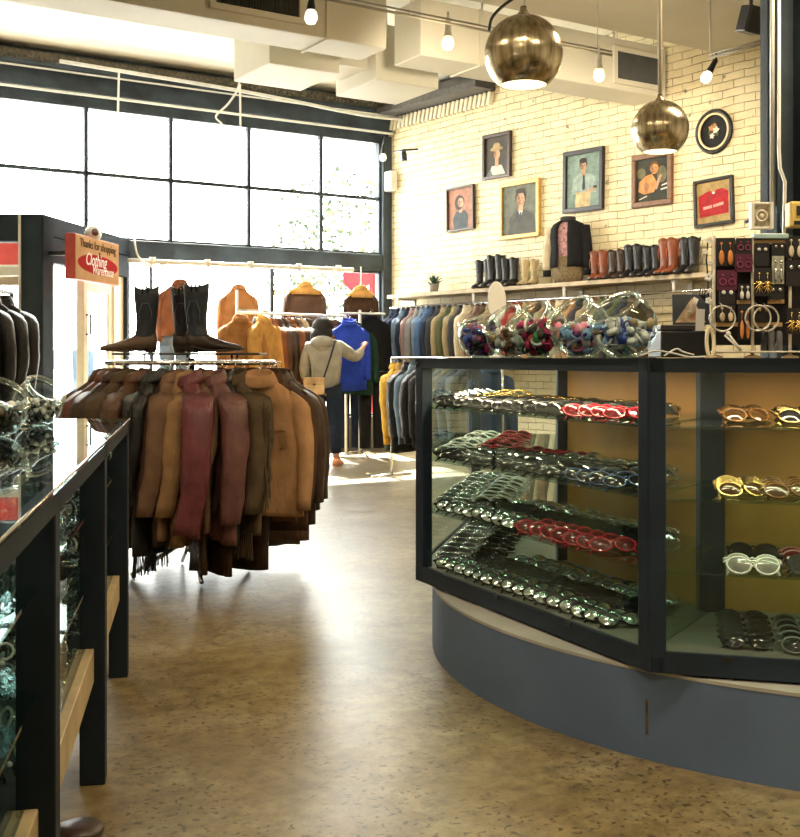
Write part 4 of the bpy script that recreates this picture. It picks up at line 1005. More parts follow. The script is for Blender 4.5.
def garment_geo(seed, L=.72, hw=.215, th=.055, slen=.58, sr=.055, flare=.0, coat=False, spread=.04):
    rnd = random.Random(seed)
    ph = [rnd.uniform(0, 6.28) for _ in range(8)]
    n = 22
    zs = [-.075, -.09, -.112, -.14, -.17, -.20, -.235, -.28, -.36, -.46, -.56, -.66, -.76, -.86, -.96, -1.06]
    zs = [z for z in zs if z > -L-.05]+[-L-.075]
    rings = []
    def prof(z):
        u = -z-.075
        if u < .02: return .06+1.2*u, .042
        if u < .14: return .084+(hw-.084)*((u-.02)/.12)**.85, .042+.1*(u-.02)
        v = (u-.14)/max(L-.14, .1)
        return hw+.004*sin(v*5)+flare*v*.05, th*(1+.18*sin(v*2.6+ph[0])+flare*v)
    def wr(x, z, s):
        u = max(0, -z-.20)
        a = min(.016, .006+.022*u)
        return a*(sin(x*26+ph[1]+s*2+z*4)+.6*sin(x*47+ph[2]-z*9)+.5*sin(z*34+ph[3]+x*12))
    for z in zs:
        w, d = prof(z); ring = []
        for j in range(n):
            a = 2*PI*j/n
            cx, sy = cos(a), sin(a)
            x = w*math.copysign(abs(cx)**.85, cx); y = d*math.copysign(abs(sy)**.75, sy)
            y += wr(x, z, 1 if sy > 0 else 0)*(1-abs(cx)**3)
            ring.append((x, y, z+.012*sin(x*9+ph[4])*(1 if z < -L else 0)))
        rings.append(ring)
    body = MB(); body.loft(rings)
    # closed hem, slightly inset
    sl = []
    for k, sx in enumerate((-1, 1)):
        m = MB(); rr = []
        fw = rnd.uniform(-.05, -.005); out = spread+rnd.uniform(-.012, .02)
        K = 10
        for i in range(K+1):
            u = i/K
            cx = sx*(hw-.03+out*min(1, u*2.2)-.012*u); cy = fw*u*u*1.6+.004*sin(u*9+ph[5+k]); cz = -.175-slen*u
            ra = sr*(1.0-.34*u)*(.75 if i == 0 else 1); rb = sr*(1.12-.30*u)
            ring = []
            for j in range(12):
                a = 2*PI*j/12
                w_ = 1+.045*sin(u*17+ph[6]+a*2)+.05*sin(u*37+a*2+ph[7])*u+.04*sin(u*61-a*3)
                ring.append((cx+ra*cos(a)*w_, cy+rb*sin(a)*w_, cz+(.03*sx*-cos(a) if i == 0 else 0)))
            rr.append(ring)
        m.loft(rr); sl.append(m)
    def front(x, z, off):
        w, d = prof(z)
        c = min(1, abs(x)/w); y = -d*(1-c**(2/.85))**(.375)
        return y+wr(x, z, 0)*(1-c**3)-off
    def patch(x0, x1, z0, z1, off=.006, nx=4, nz=8, both=False):
        b = MB(); vs = []
        for s_ in (off, off-.004):
            for i in range(nz+1):
                for j in range(nx+1):
                    x = x0+(x1-x0)*j/nx; z = z0+(z1-z0)*i/nz
                    vs.append((x, front(x, z, s_), z))
        N = (nx+1)*(nz+1); fs = []
        for i in range(nz):
            for j in range(nx):
                a = i*(nx+1)+j
                fs.append((a, a+1, a+nx+2, a+nx+1))
        b.add(vs, fs, 0, True)
        return b
    col = MB()
    rc = []
    for (sc, z) in ((.80, -.10), (.88, -.062), (.96, -.05), (1.08, -.058), (1.30, -.088), (1.38, -.108), (1.26, -.112)):
        rc.append([(.072*sc*cos(2*PI*j/16), .055*sc*sin(2*PI*j/16), z+(.02*sin(2*PI*j/16))) for j in range(16)])
    col.loft(rc, 0, True, False, False)
    return body, sl, col, patch, front
def hanger_geo():
    b = MB()
    pts = [(.0, 0, -.10), (0, 0, -.055), (0, 0, -.035)]
    for i in range(9):
        a = -PI/2+1.35*PI*i/8
        pts.append((.016*cos(a), 0, -.014+.016*sin(a)))
    b.tube(pts, .0025, 5)
    b.tube([(-.17, 0, -.19), (-.06, 0, -.115), (0, 0, -.09), (.06, 0, -.115), (.17, 0, -.19)], .006, 5)
    return b
_hg = hanger_geo()
_hgm = {}
GN = [0]
def garment(name, label, cat, loc, rz, fab, group=None, L=.72, detail=True, seed=None, fringe=False, pockets=False, collar=None, placket=True, mirror=False, hang=chrome, **kw):
    GN[0] += 1; seed = seed if seed is not None else GN[0]*13+5
    m = FAB[fab]
    body, sl, col, patch, front = garment_geo(seed, L, **kw)
    if hang.name not in _hgm: _hgm[hang.name] = _hg.mesh('hanger', hang)
    if not detail:
        b = MB()
        for x in (body, sl[0], sl[1], col): b.add(x.v, x.f, 0, True)
        b.add(_hg.v, _hg.f, 1, True)
        o = b.build(name, [m, hang], loc=loc, rz=rz)
        return tag(o, label, cat, group)
    t = thing(name, label, cat, loc, rz, group)
    body.build('body', m, t)
    for x in sl:
        so = x.build('sleeve', m, t)
        if fringe:
            fb = MB(); rnd = random.Random(seed)
            xs = [v[0] for v in x.v]; sx = 1 if sum(xs) > 0 else -1
            for i in range(26):
                z = -.2-.018*i
                cx = sx*(abs(max(xs, key=abs))-.012)
                fb.box((cx+rnd.uniform(-.004, .012)*sx, rnd.uniform(-.02, .02), z-.05), (.004, .008, .11), rot=(rnd.uniform(-.1, .1), rnd.uniform(-.12, .12), 0))
            fb.build('fringe', m, so)
    col.build('collar', FAB.get(collar, m) if collar else m, t)
    if placket:
        patch(-.022, .022, -.15, -.08-L*.97, .006, 2, 14).build('placket', m if pockets else trim_dark, t)
    if pockets:
        for sx in (-1, 1):
            p = patch(sx*.05, sx*.15, -.32, -.44, .008, 4, 5).build('pocket', m, t)
            patch(sx*.045, sx*.155, -.305, -.35, .014, 4, 3).build('pocket_flap', m, p)
    if fringe:
        fb = MB(); rnd = random.Random(seed+1)
        for i in range(46):
            x = -.2+.4*i/45
            fb.box((x, front(x, -.07-L, .004), -.07-L-.05), (.006, .004, .12+rnd.uniform(-.02, .03)), rot=(rnd.uniform(-.1, .1), rnd.uniform(-.1, .1), 0))
        fb.build('hem_fringe', m, t)
    ho = bpy.data.objects.new('hanger', _hgm[hang.name]); COL.objects.link(ho); ho.parent = t
    return t

# ---------------------------------------------------------------- ROUND RACK
RC = Vector((-1.16, 6.12, 0)); RR = .46; RZ = 1.175
rk = thing('round_clothes_rack', 'round chrome clothes rack full of leather jackets with boots on its top', 'clothes rack', RC)
b = MB(); b.tube([(RR*cos(2*PI*i/64), RR*sin(2*PI*i/64), RZ) for i in range(64)], .013, 8, cyc=True); b.build('ring_rail', chrome, rk)
b = MB(); b.tube([(0, 0, .12), (0, 0, 1.2)], .02, 12); b.build('pole', chrome, rk)
for k in range(4):
    a = R(20+90*k)
    b = MB(); b.tube([(0, 0, .20), (.18*cos(a), .18*sin(a), .10), (.33*cos(a), .33*sin(a), .015)], .012, 8); b.build('leg', chrome, rk)
    b = MB(); b.tube([(0, 0, RZ), (RR*cos(a), RR*sin(a), RZ)], .008, 6); b.build('spoke', chrome, rk)
b = MB(); b.box((0, 0, 1.222), (.80, .34, .012)); b.build('top_board', M('black_board', (.012, .012, .014), .3), rk, bevel=.003)
for x, y in ((-.24, .1), (-.24, -.1), (.24, .1), (.24, -.1), (0, -.12)):
    b = MB(); b.tube([(x, y, RZ-.005), (x, y, 1.218)], .006, 6); b.build('board_post', chrome, rk)
# az, fabric, words, length, yaw offset, extra
def Lr(az): return RC+Vector((RR*cos(R(az)), RR*sin(R(az)), RZ))
front_set = [
 (185, 'dark brown', 'dark brown leather jacket at the far left of the round rack', .66, 0, {}),
 (198, 'brown', 'brown leather jacket, second from the left on the round rack', .66, 0, {}),
 (211, 'reddish brown', 'reddish brown leather jacket seen broadside behind the left glass case', .68, 6, {}),
 (225, 'dark brown', 'dark brown jacket just left of the black fringed one on the round rack', .70, 0, {}),
 (237, 'olive brown', 'olive brown suede jacket on the left side of the round rack', .70, 0, {}),
 (247, 'brown', 'brown jacket tucked left behind the long black fringed one', .72, 0, {}),
 (258, 'black', 'long black fringed jacket on the left front of the round rack', .84, 0, {'fringe': True}),
 (265, 'dark brown', 'slim dark brown jacket right beside the black fringed one', .78, 0, {}),
 (268.5, 'taupe', 'taupe suede jacket left of the mustard tan one', .76, 0, {}),
 (274, 'mustard tan', 'mustard tan suede jacket left of the maroon leather one', .80, 4, {}),
 (279.5, 'maroon', 'shiny maroon leather jacket at the front of the round rack', .74, 12, {'sr': .074, 'slen': .66, 'out': .07}),
 (287, 'taupe', 'dull taupe jacket right beside the shiny maroon leather one', .72, 0, {}),
 (293, 'plum brown', 'plum brown leather jacket in the middle front of the round rack', .78, 10, {'sr': .070, 'slen': .62, 'out': .05}),
 (300, 'black', 'black leather jacket right of the plum brown one', .82, 0, {}),
 (307, 'olive brown', 'dark olive suede jacket with fringed sleeves left of the tan one', .76, 10, {'fringe': True, 'sr': .07, 'out': .03}),
 (316, 'tan', 'tan suede jacket with chest pockets and pointed collar on the right front of the rack', .66, 40, {'pockets': True, 'out': .14}),
 (328, 'brown', 'brown leather jacket directly behind the tan suede one', .72, 14, {}),
 (337, 'chocolate', 'chocolate suede jacket two places right of the tan suede one', .78, 12, {}),
 (346, 'dark brown', 'dark brown leather jacket on the right side of the round rack', .76, 6, {}),
 (355, 'reddish brown', 'reddish brown jacket second from the right edge of the round rack', .72, 6, {}),
 (4, 'dark brown', 'darkest brown jacket at the right edge of the round rack', .70, 0, {})]
for az, fab, lab, L, yaw, ex in front_set:
    p = Lr(az); ex = dict(ex); po = ex.pop('out', rg.uniform(-.03, .03)); p = p+Vector((cos(R(az))*po, sin(R(az))*po, 0)); L += .05; yaw += rg.uniform(-4, 4)
    garment('leather_jacket', lab, 'jacket', p, R(az+yaw), fab, 'jackets on the round rack', L=L, th=.036, hw=.235, **ex)
bk_cols = ['brown', 'dark brown', 'chocolate', 'black', 'dark brown', 'taupe', 'brown', 'dark brown', 'chocolate', 'black', 'dark brown']
for i, fab in enumerate(bk_cols):
    az = 16+i*14.6
    garment('leather_jacket', '%s long coat hanging on the window side of the round rack' % fab, 'jacket', Lr(az), R(az), fab, '%s coats on the back of the round rack' % fab, L=.99 if i % 2 else .93, th=.042, hw=.21, placket=False)
# longer garments between the front ones
for az, fab, lab in ((287, 'dark brown', 'long dark brown coat showing below the maroon jacket'), (300, 'chocolate', 'long chocolate coat showing below the plum brown jacket'), (322, 'dark brown', 'long dark brown coat whose hem shows below the tan suede jacket')):
    p = RC+Vector((.40*cos(R(az)), .40*sin(R(az)), RZ-.01))
    garment('long_coat', lab, 'coat', p, R(az), fab, None, L=1.0, th=.035, hw=.2, placket=False)

# ---------------------------------------------------------------- BOOTS
def boot_geo():
    """cowboy boot, heel at origin, toe towards -y"""
    shaft = MB(); n = 16; rings = []
    for z, ry, rx, cy in ((.085, .052, .040, -.005), (.12, .050, .040, .0), (.17, .052, .043, .004), (.23, .058, .049, .004), (.29, .063, .053, .003), (.335, .064, .054, .003)):
        ring = []
        for j in range(n):
            a = 2*PI*j/n
            dip = .014*abs(cos(a))**1.5*-1+.010*abs(sin(a))**2 if z > .33 else 0
            ring.append((rx*cos(a), cy+ry*sin(a), z+dip))
        rings.append(ring)
    inn = [[(x*.9, y*.9, z-.002) for x, y, z in rings[-1]], [(x*.85, y*.85, z-.12) for x, y, z in rings[-1]]]
    shaft.loft(rings+inn, 0, True, False, True)
    vamp = MB(); rr = []
    for y, w, h, zc in ((.055, .022, .03, .055), (.050, .034, .05, .055), (.02, .039, .062, .054), (-.03, .037, .058, .050), (-.075, .039, .040, .040), (-.12, .043, .030, .032), (-.16, .040, .024, .026), (-.20, .028, .019, .022), (-.228, .010, .012, .020)):
        rr.append([(w*cos(2*PI*j/n), y, zc+h*sin(2*PI*j/n)*(1 if sin(2*PI*j/n) > 0 else .75)) for j in range(n)])
    vamp.loft(rr)
    sole = MB()
    pr = [(.0, .056), (.026, .05), (.036, .02), (.030, -.03), (.036, -.08), (.046, -.13), (.040, -.18), (.022, -.222), (0, -.238)]
    poly = pr+[(-x, y) for x, y in reversed(pr[1:-1])]
    vs = []
    for lev in (0, 1):
        for x, y in poly:
            z = .028 if y > .0 else max(.004, .028*(1+y/.07) if y > -.07 else .004)
            if y < -.15: z = .004+(-.15-y)*.12
            vs.append((x, y, z+.008*lev))
    N = len(poly); sole.add(vs, [tuple(range(N)), tuple(range(2*N-1, N-1, -1))]+[(i, (i+1) % N, N+(i+1) % N, N+i) for i in range(N)])
    heel = MB()
    heel.loft([[(.027*cos(a), .022+.026*sin(a), 0) for a in [2*PI*j/12 for j in range(12)]], [(.034*cos(a), .022+.034*sin(a), .03) for a in [2*PI*j/12 for j in range(12)]]], 0, False)
    strap = [MB(), MB()]
    for k, sx in enumerate((-1, 1)):
        strap[k].tube([(sx*.052, .0-.012, .30), (sx*.056, -.008, .328), (sx*.054, .002, .336), (sx*.056, .012, .328), (sx*.052, .014, .30)], .005, 6)
    stitch = MB()
    for sx in (-1, 1):
        stitch.tube([(sx*.046, -.02, .14), (sx*.0535, -.03, .20), (sx*.056, -.012, .25), (sx*.056, .018, .25), (sx*.0535, .034, .2), (sx*.046, .022, .14)], .0022, 4)
    return shaft, vamp, sole, heel, strap, stitch
BG = boot_geo()
sole_m = M('boot_sole', (.03, .02, .014), .5)
_bm = {}
def boot(label, loc, rz, sm, vm, group=None, s=1, light=False):
    k = (sm.name, vm.name)
    if k not in _bm:
        st = MB(); _bm[k] = [('shaft', BG[0].mesh('shaft', sm)), ('vamp', BG[1].mesh('vamp', vm)), ('sole', BG[2].mesh('sole', sole_m)), ('heel', BG[3].mesh('heel', sole_m)), ('pull_strap', BG[4][0].mesh('pull_strap', sm)), ('pull_strap', BG[4][1].mesh('pull_strap', sm)), ('stitching', BG[5].mesh('stitching', M('stitch_'+sm.name, tuple(min(1, c*2.6+.02) for c in sm.node_tree.nodes['Color Ramp'].color_ramp.elements[1].color[:3]), .6, var=0)))]
    t = thing('cowboy_boot', label, 'boot', loc, rz, group); t.scale = (s, s, s)
    for nm, me in _bm[k]:
        c = bpy.data.objects.new(nm, me); COL.objects.link(c); c.parent = t
    return t
lb = lambda n, c, r=.35: leather('boot_'+n, c, r)
B_black = lb('black', (.010, .010, .012), .4); B_brown = lb('brown', (.10, .06, .035), .45); B_rust = lb('rust', (.19, .052, .022)); B_dark = lb('dark_brown', (.035, .02, .014)); B_tan = suede('boot_tan', (.42, .33, .19)); B_navy = lb('navy', (.022, .03, .042), .5)
bz = 1.229
# toe towards -y; rotate so that the toe points left (-x) or right (+x)
for lab, px, sc, dy, rz, sm, vm in (
 ('brown boot with a black shaft and its toe pointing left on the round rack top', 146, 1.08, -.05, -PI/2+.12, B_navy, B_brown),
 ('black boot with toe pointing right, the front one of the pair on the round rack', 197, 1.12, -.07, PI/2-.1, B_navy, B_dark),
 ('black boot mostly hidden behind its twin on the round rack', 184, 1.1, .07, PI/2-.05, B_black, B_dark)):
    Y = RC.y+dy; p = P(px, 358, Y); boot(lab, (p.x, Y, bz), rz, sm, vm, None, sc)
# boots on the wall shelf
SHZ = 2.0
t0_, z0_ = RW(424, 295, -.3); t1_ = 6.1
sh = thing('wall_shelf', 'long worn wooden shelf on the brick wall carrying boots', 'shelf', Rp(.4, 0, SHZ), TR)
b = MB(); b.span((0, -.33, -.045), (t1_, -.003, 0)); b.build('shelf_board', shelf_wood, sh, bevel=.004)
for k in range(5):
    x = .12+k*1.42
    b = MB(); b.span((x, -.02, -.35), (x+.05, -.003, -.045)); b.span((x, -.28, -.075), (x+.05, -.003, -.045)); b.tube([(x+.025, -.27, -.07), (x+.025, -.27, -.17)], .014, 8); b.build('bracket', white_metal, sh)
b = MB(); b.tube([(.0, -.27, -.165), (t1_, -.27, -.165)], .014, 8); b.build('hanging_rail', chrome, sh)
def shelf_pt(px, off=-.17):
    t_, _ = RW(px, 290, off); return Rp(t_, off, SHZ+.001)
pairs = [(484, 'black', B_black, 1.0), (496, 'tall black', B_black, 1.12), (510, 'black', B_black, .98), (530, 'tan', B_tan, .86), (599, 'rust brown', B_rust, .92), (617, 'dark brown', B_dark, .9), (634, 'black', B_black, 1.0), (652, 'black', B_black, .92), (669, 'rust brown', B_rust, 1.08), (690, 'black', B_black, 1.05)]
desc = ['nearest the plant on the wall shelf', 'with the tallest shafts left of the torso', 'beside the tan boots on the wall shelf', 'left of the dressed torso on the wall shelf', 'right beside the dressed torso on the wall shelf', 'right of the first rust pair', 'in the middle of the row right of the torso', 'just left of the second rust pair', 'farther right along the wall shelf, between black pairs', 'at the right end of the shelf row']
for (px, w, m, s), dsc in zip(pairs, desc):
    for k, dx in enumerate((-4.2, 4.2)):
        boot('%s boot, %s of the pair %s' % (w, 'left' if k == 0 else 'right', dsc), shelf_pt(px+dx), TR+rg.uniform(-.15, .15)+.35, m, m, 'boots on the wall shelf', s)
# plant
p = shelf_pt(434)
t = thing('potted_plant', 'small spiky dark green plant in a pot at the left end of the wall shelf', 'plant', p)
b = MB(); b.lathe([(.05, 0), (.065, .11), (.058, .11), (.05, .09)], 18, cap0=True, cap1=True); b.build('pot', M('grey_pot', (.22, .2, .17), .6), t)
b = MB(); rp = random.Random(5)
for i in range(26):
    a = rp.uniform(0, 6.28); e = rp.uniform(.25, 1.25); Lf = rp.uniform(.13, .21)
    d = Vector((cos(a)*cos(e), sin(a)*cos(e), sin(e))); sd = Vector((-sin(a), cos(a), 0))*.013
    base = Vector((0, 0, .095)); mid = base+d*Lf*.5; tip = base+d*Lf+Vector((0, 0, -.02*cos(e)))
    up = d.cross(sd).normalized()*.006
    b.add([base-sd, base+sd, mid+sd, tip, mid-sd, mid+up, base+up], [(0, 1, 6), (1, 2, 5, 6), (0, 6, 5, 4), (2, 3, 5), (3, 4, 5), (0, 4, 2, 1), (4, 3, 2)], 0)
b.build('leaves', M('dark_leaf', (.02, .05, .025), .5, var=.3), t)
# dressed torso
p = shelf_pt(568)
t = thing('dressed_torso', 'headless torso form in a dark jacket with cream sleeve and floral shirt on the shelf', 'mannequin', p, TR+.25)
def ring(w, d, z, n=20, cy=0, x=0): return [(x+w*cos(2*PI*j/n), cy+d*sin(2*PI*j/n), z) for j in range(n)]
b = MB(); b.loft([ring(.15, .10, .0), ring(.175, .115, .06), ring(.18, .12, .14), ring(.165, .11, .22), ring(.16, .105, .28)]); b.build('hips', M('brown_tweed', (.14, .10, .05), .9, var=.4, scale=40), t)
b = MB(); b.loft([ring(.15, .10, .2), ring(.155, .11, .35), ring(.17, .115, .5), ring(.15, .10, .6), ring(.06, .06, .66)]); b.build('floral_shirt', M('floral_cloth', (.30, .16, .17), .8, var=.8, scale=35), t)
b = MB(); b.loft([ring(.052, .052, .64), ring(.05, .05, .70), ring(.03, .03, .715)]); b.build('neck', M('torso_form', (.8, .76, .66), .6), t)
# jacket: open front shell
b = MB(); rows = []
n = 26
for w, d, z in ((.20, .135, .17), (.20, .135, .26), (.195, .132, .38), (.205, .135, .5), (.205, .13, .58), (.17, .11, .635), (.10, .085, .665), (.07, .07, .675)):
    row = []
    for j in range(n+1):
        a = -PI/2+.30+(2*PI-.60)*j/n
        row.append((w*cos(a), d*sin(a)+.006*sin(a*9+z*20), z))
    rows.append(row)
b.loft(rows, 0, True, closed=False)
jo = b.build('jacket', FAB['black cloth'], t); sm_ = jo.modifiers.new('solid', 'SOLIDIFY'); sm_.thickness = .012
for sx, m in ((-1, FAB['cream']), (1, FAB['black cloth'])):
    b = MB(); rr = []
    for i in range(9):
        u = i/8
        rr.append(ring(.062-.02*u, .07-.022*u, .60-.52*u+(0 if i else .01), 12, -.03*u, sx*(.19+.05*min(1, u*2))))
    b.loft(rr[:8]); so = b.build('sleeve', m, t)
    b = MB(); b.loft([[(x, y, z) for x, y, z in rr[7]], rr[8]]); b.build('cuff', FAB['black cloth'], so)
b = MB(); b.loft([ring(.07, .07, .65, 16), ring(.082, .08, .67, 16), ring(.085, .082, .70, 16), ring(.07, .07, .71, 16)], 0, True, False, False); b.build('collar', FAB['charcoal'], t)

# ---------------------------------------------------------------- GARMENTS ON THE WALL RAIL
wall_seq = ['dark denim', 'navy', 'light blue denim', 'dark denim', 'dusty pink', 'grey', 'light blue denim', 'blue denim', 'dark denim', 'charcoal', 'khaki', 'olive green', 'khaki', 'charcoal', 'cream', 'khaki', 'brown', 'olive brown', 'khaki', 'tan',
            'charcoal', 'khaki', 'red', 'rust', 'khaki', 'tan', 'olive brown', 'khaki', 'taupe', 'cream', 'khaki', 'tan', 'charcoal', 'khaki', 'taupe', 'olive green', 'charcoal', 'olive green', 'charcoal', 'olive brown']
for i, fab in enumerate(wall_seq):
    x = .55+i*.098
    garment('hanging_jacket', '%s jacket, %s garment from the window on the rail below the boot shelf' % (fab, ORD[i]), 'jacket', Rp(x, -.30, SHZ-.15), TR+PI/2+rg.uniform(-.06, .06), fab, 'jackets on the rail below the boot shelf', L=.62+.08*rg.random(), detail=i < 14, th=.035, hw=.20, slen=.55, sr=.05, placket=False)
# low rack beside the counter
LR0 = Vector((-.02, 11.0, 0)); ld = Vector((.6247, -.781, 0))
t = thing('clothes_rack', 'low chrome clothes rack half hidden behind the left end of the counter', 'clothes rack', LR0, TR)
b = MB(); b.tube([(-.1, 0, 1.2), (1.5, 0, 1.2)], .014, 8); b.build('rail', chrome, t)
for x in (-.1, 1.5):
    b = MB(); b.tube([(x, 0, .03), (x, 0, 1.2)], .014, 8); b.tube([(x, -.25, .02), (x, .25, .02)], .014, 8); b.build('upright', chrome, t)
low_seq = ['yellow', 'mustard', 'black', 'light blue denim', 'black', 'charcoal', 'black', 'light blue denim', 'grey', 'blue denim', 'light blue denim', 'dark denim', 'charcoal', 'blue denim']
for i, fab in enumerate(low_seq):
    x = -.02+i*.105
    q = LR0+ld*x
    garment('hanging_jacket', '%s jacket, %s from the left on the low rack behind the counter end' % (fab, ORD[i]), 'jacket', (q.x, q.y, 1.19), TR+PI/2+rg.uniform(-.08, .08)+(.30 if i < 2 else 0), fab, 'jackets on the low rack behind the counter', L=.74+.1*rg.random(), detail=i < 6, th=.045, hw=.23, sr=.058, placket=False)

# ---------------------------------------------------------------- WINDOW RACK AND WINDOW POLE
WR0 = P(237, 314, 12.1); WR1 = P(346, 313, 13.2)
d = WR1-WR0; d.z = 0; wl = d.length; wa = math.atan2(d.y, d.x); wz = 1.70
t = thing('clothes_rack', 'white straight clothes rack under the window full of brown jackets', 'clothes rack', (WR0.x, WR0.y, 0), wa)
b = MB(); b.tube([(0, 0, wz), (wl, 0, wz)], .016, 8); b.build('rail', white_metal, t)
for x in (.0, wl):
    b = MB(); b.tube([(x, 0, .03), (x, 0, wz+(.25 if x == 0 else 0))], .016, 8); b.tube([(x, -.28, .02), (x, .28, .02)], .016, 8); b.build('upright', white_metal, t)
a_ = P(238, 358, 11.35); c_ = P(268, 358, 11.75)
b = MB(); b.tube([Vector((0, 0, wz)), Matrix.Rotation(-wa, 3, 'Z') @ Vector((a_.x-WR0.x, a_.y-WR0.y, 0))+Vector((0, 0, wz)), Matrix.Rotation(-wa, 3, 'Z') @ Vector((c_.x-WR0.x, c_.y-WR0.y, 0))+Vector((0, 0, wz))], .012, 8); b.build('front_arm', white_metal, t)
win_seq = ['golden', 'golden', 'dark brown', 'brown', 'rust', 'brown', 'dark brown', 'rust', 'brown', 'cream', 'dark brown', 'brown', 'rust', 'chocolate', 'brown', 'dark brown']
for i, fab in enumerate(win_seq):
    x = .10+i*.1 if i < 2 else .30+(i-2)*.088
    q = WR0+d.normalized()*x; f_ = i < 2
    if f_:
        pz = P((241, 264)[i], 358, (11.45, 11.6)[i]); q = Vector((pz.x, pz.y, 0))
    garment('hanging_jacket', ('%s jacket, %s from the left on the white window rack' % (['apricot', 'golden yellow'][i], ORD[i])) if f_ else '%s jacket, %s from the left on the white window rack' % (fab, ORD[i]), 'jacket', (q.x, q.y, wz-.01), (.55+.5*i if f_ else wa+PI/2-.12)+rg.uniform(-.06, .06), ['orange', 'golden'][i] if f_ else fab, 'jackets on the white window rack', L=.76, detail=i < 2, th=.05 if f_ else .04, hw=.23, placket=False)
# right end of the window rack: broadside pieces
for px, Y, z, fab, L, rz, lab in (
 (349, 12.85, 1.70, 'royal blue', .80, .35, 'bright royal blue jacket that the shopper is touching'),
 (371, 13.42, 1.80, 'black cloth', .86, .5, 'long black jacket at the right end of the window racks'),
 (356, 13.12, 1.66, 'green', .82, .4, 'dark green jacket between the royal blue and the long black one')):
    p = P(px, 358, Y); garment('hanging_jacket', lab, 'jacket', (p.x, p.y, z), rz, fab, None, L=L, th=.06, hw=.22, placket=False)
t = thing('clothes_rack', 'white upright of a small rack standing right of the shopper', 'clothes rack', P(360, 358, 13.3)-Vector((0, 0, EYE)))
b = MB(); b.tube([(0, 0, .03), (0, 0, 1.78)], .018, 8); b.build('upright', white_metal, t)
for k in range(3):
    b = MB(); b.tube([(0, 0, .08), (.3*cos(k*2.1-1.2), .3*sin(k*2.1-1.2), .02)], .014, 6); b.build('leg', chrome, t)
b = MB(); b.tube([(-.35, -.25, 1.735), (.02, 0, 1.74), (.3, .1, 1.735)], .013, 8); b.build('arm', white_metal, t)
def trousers(label, loc, rz, fab):
    t = thing('hanging_trousers', label, 'trousers', loc, rz)
    b = MB(); b.loft([ring(.17, .035, 0, 18), ring(.18, .05, -.12, 18), ring(.185, .055, -.22, 18)]); b.build('waist', FAB[fab], t)
    for sx in (-1, 1):
        b = MB(); b.loft([ring(.092, .055, -.18, 14, 0, sx*.09), ring(.085, .05, -.4, 14, 0, sx*.09), ring(.075, .045, -.68, 14, 0, sx*.088), ring(.07, .045, -.92, 14, 0, sx*.086)]); b.build('trouser_leg', FAB[fab], t)
    b = MB(); b.tube([(-.15, 0, .01), (.15, 0, .01)], .006); b.tube([(0, 0, .01), (0, 0, .06)], .004); b.build('hanger', chrome, t)
for px, Y, lab, fab in ((372, 13.3, 'black trousers hanging below the long black jacket', 'black cloth'), (350, 13.4, 'navy trousers hanging below the royal blue jacket', 'navy')):
    p = P(px, 358, Y); trousers(lab, (p.x, p.y, 1.03), .3, fab)
# pole across the window with hung pieces
pa = P(128, 263, 12.4); pb_ = P(353, 270.5, 13.75)
pa.z = pb_.z = 2.30
t = thing('window_pole', 'white hanging pole fixed along the window under the transom', 'pole', pa)
b = MB(); b.tube([(0, 0, 0), pb_-pa], .028, 10); b.build('pole', white_metal, t)
for f_ in (.33, .52, .74, .93, .1):
    b = MB(); c = (pb_-pa)*f_; b.tube([c+Vector((0, 0, -.04)), c+Vector((0, 0, .05))], .035, 10); b.tube([c, c+Vector((-DW[1]*.35, DW[0]*.35, .06))], .014, 6); b.build('pole_bracket', white_metal, t)
def on_pole(px):
    r = (px-400)/F; dd = pb_-pa; s_ = (r*pa.y-pa.x)/(dd.x-r*dd.y); return pa+dd*s_
for px, fab, lab, col_, L, zd, hw, rz in (
 (180, 'rust', 'rust red jacket hung over jeans on the window pole', None, .60, .16, .225, .30),
 (238.5, 'orange', 'orange suede coat hung on the window pole', None, .95, .20, .205, .32),
 (305, 'brown', 'brown jacket with golden yoke hung on the window pole', 'golden', .62, .14, .235, .32),
 (361, 'chocolate', 'chocolate jacket with furry golden collar hung nearest the window corner', 'golden', .80, .17, .19, .3)):
    p = on_pole(px) if px < 353 else P(361, 270, 13.6)
    zz = 2.30-zd
    g = garment('window_jacket', lab, 'jacket', (p.x, p.y, zz), rz+PI, fab, None, L=L, th=.08, hw=hw, collar=col_, hang=white_metal, sr=.06, placket=False)
    b = MB(); b.tube([(0, 0, -.02), (0, 0, zd+.03)], .006, 6); b.build('drop_rod', white_metal, g)
    if col_:
        b = MB(); b.loft([ring(hw*.98, .088, -.185, 20), ring(hw*.86, .075, -.135, 20), ring(.11, .065, -.10, 20), ring(.08, .055, -.06, 20)]); b.build('golden_yoke', FAB['golden'], g)
p = on_pole(174); trousers('blue jeans hanging below the rust red jacket in the window', (p.x, p.y+.05, 1.52), .3, 'light blue denim')

# ---------------------------------------------------------------- LEATHER RACK AT THE LEFT
t = thing('clothes_rack', 'dark clothes rack of black leather jackets by the entrance', 'clothes rack', (-2.86, 7.6, 0), PI/2)
b = MB(); b.tube([(-1.5, 0, 1.68), (.5, 0, 1.68)], .016, 8); b.build('rail', black, t)
for x in (-1.5, .5):
    b = MB(); b.tube([(x, 0, .03), (x, 0, 1.68)], .016, 8); b.tube([(x, -.26, .02), (x, .26, .02)], .016, 8); b.build('upright', black, t)
for i in range(6):
    garment('leather_jacket', 'glossy black leather jacket, %s from the front on the entrance rack' % ORD[i], 'jacket', (-2.86+.02*i, 6.6+i*.20, 1.67), rg.uniform(-.05, .05)-.12, 'black', 'black leather jackets on the entrance rack', L=.66, th=.05, hw=.235, sr=.066, placket=True)

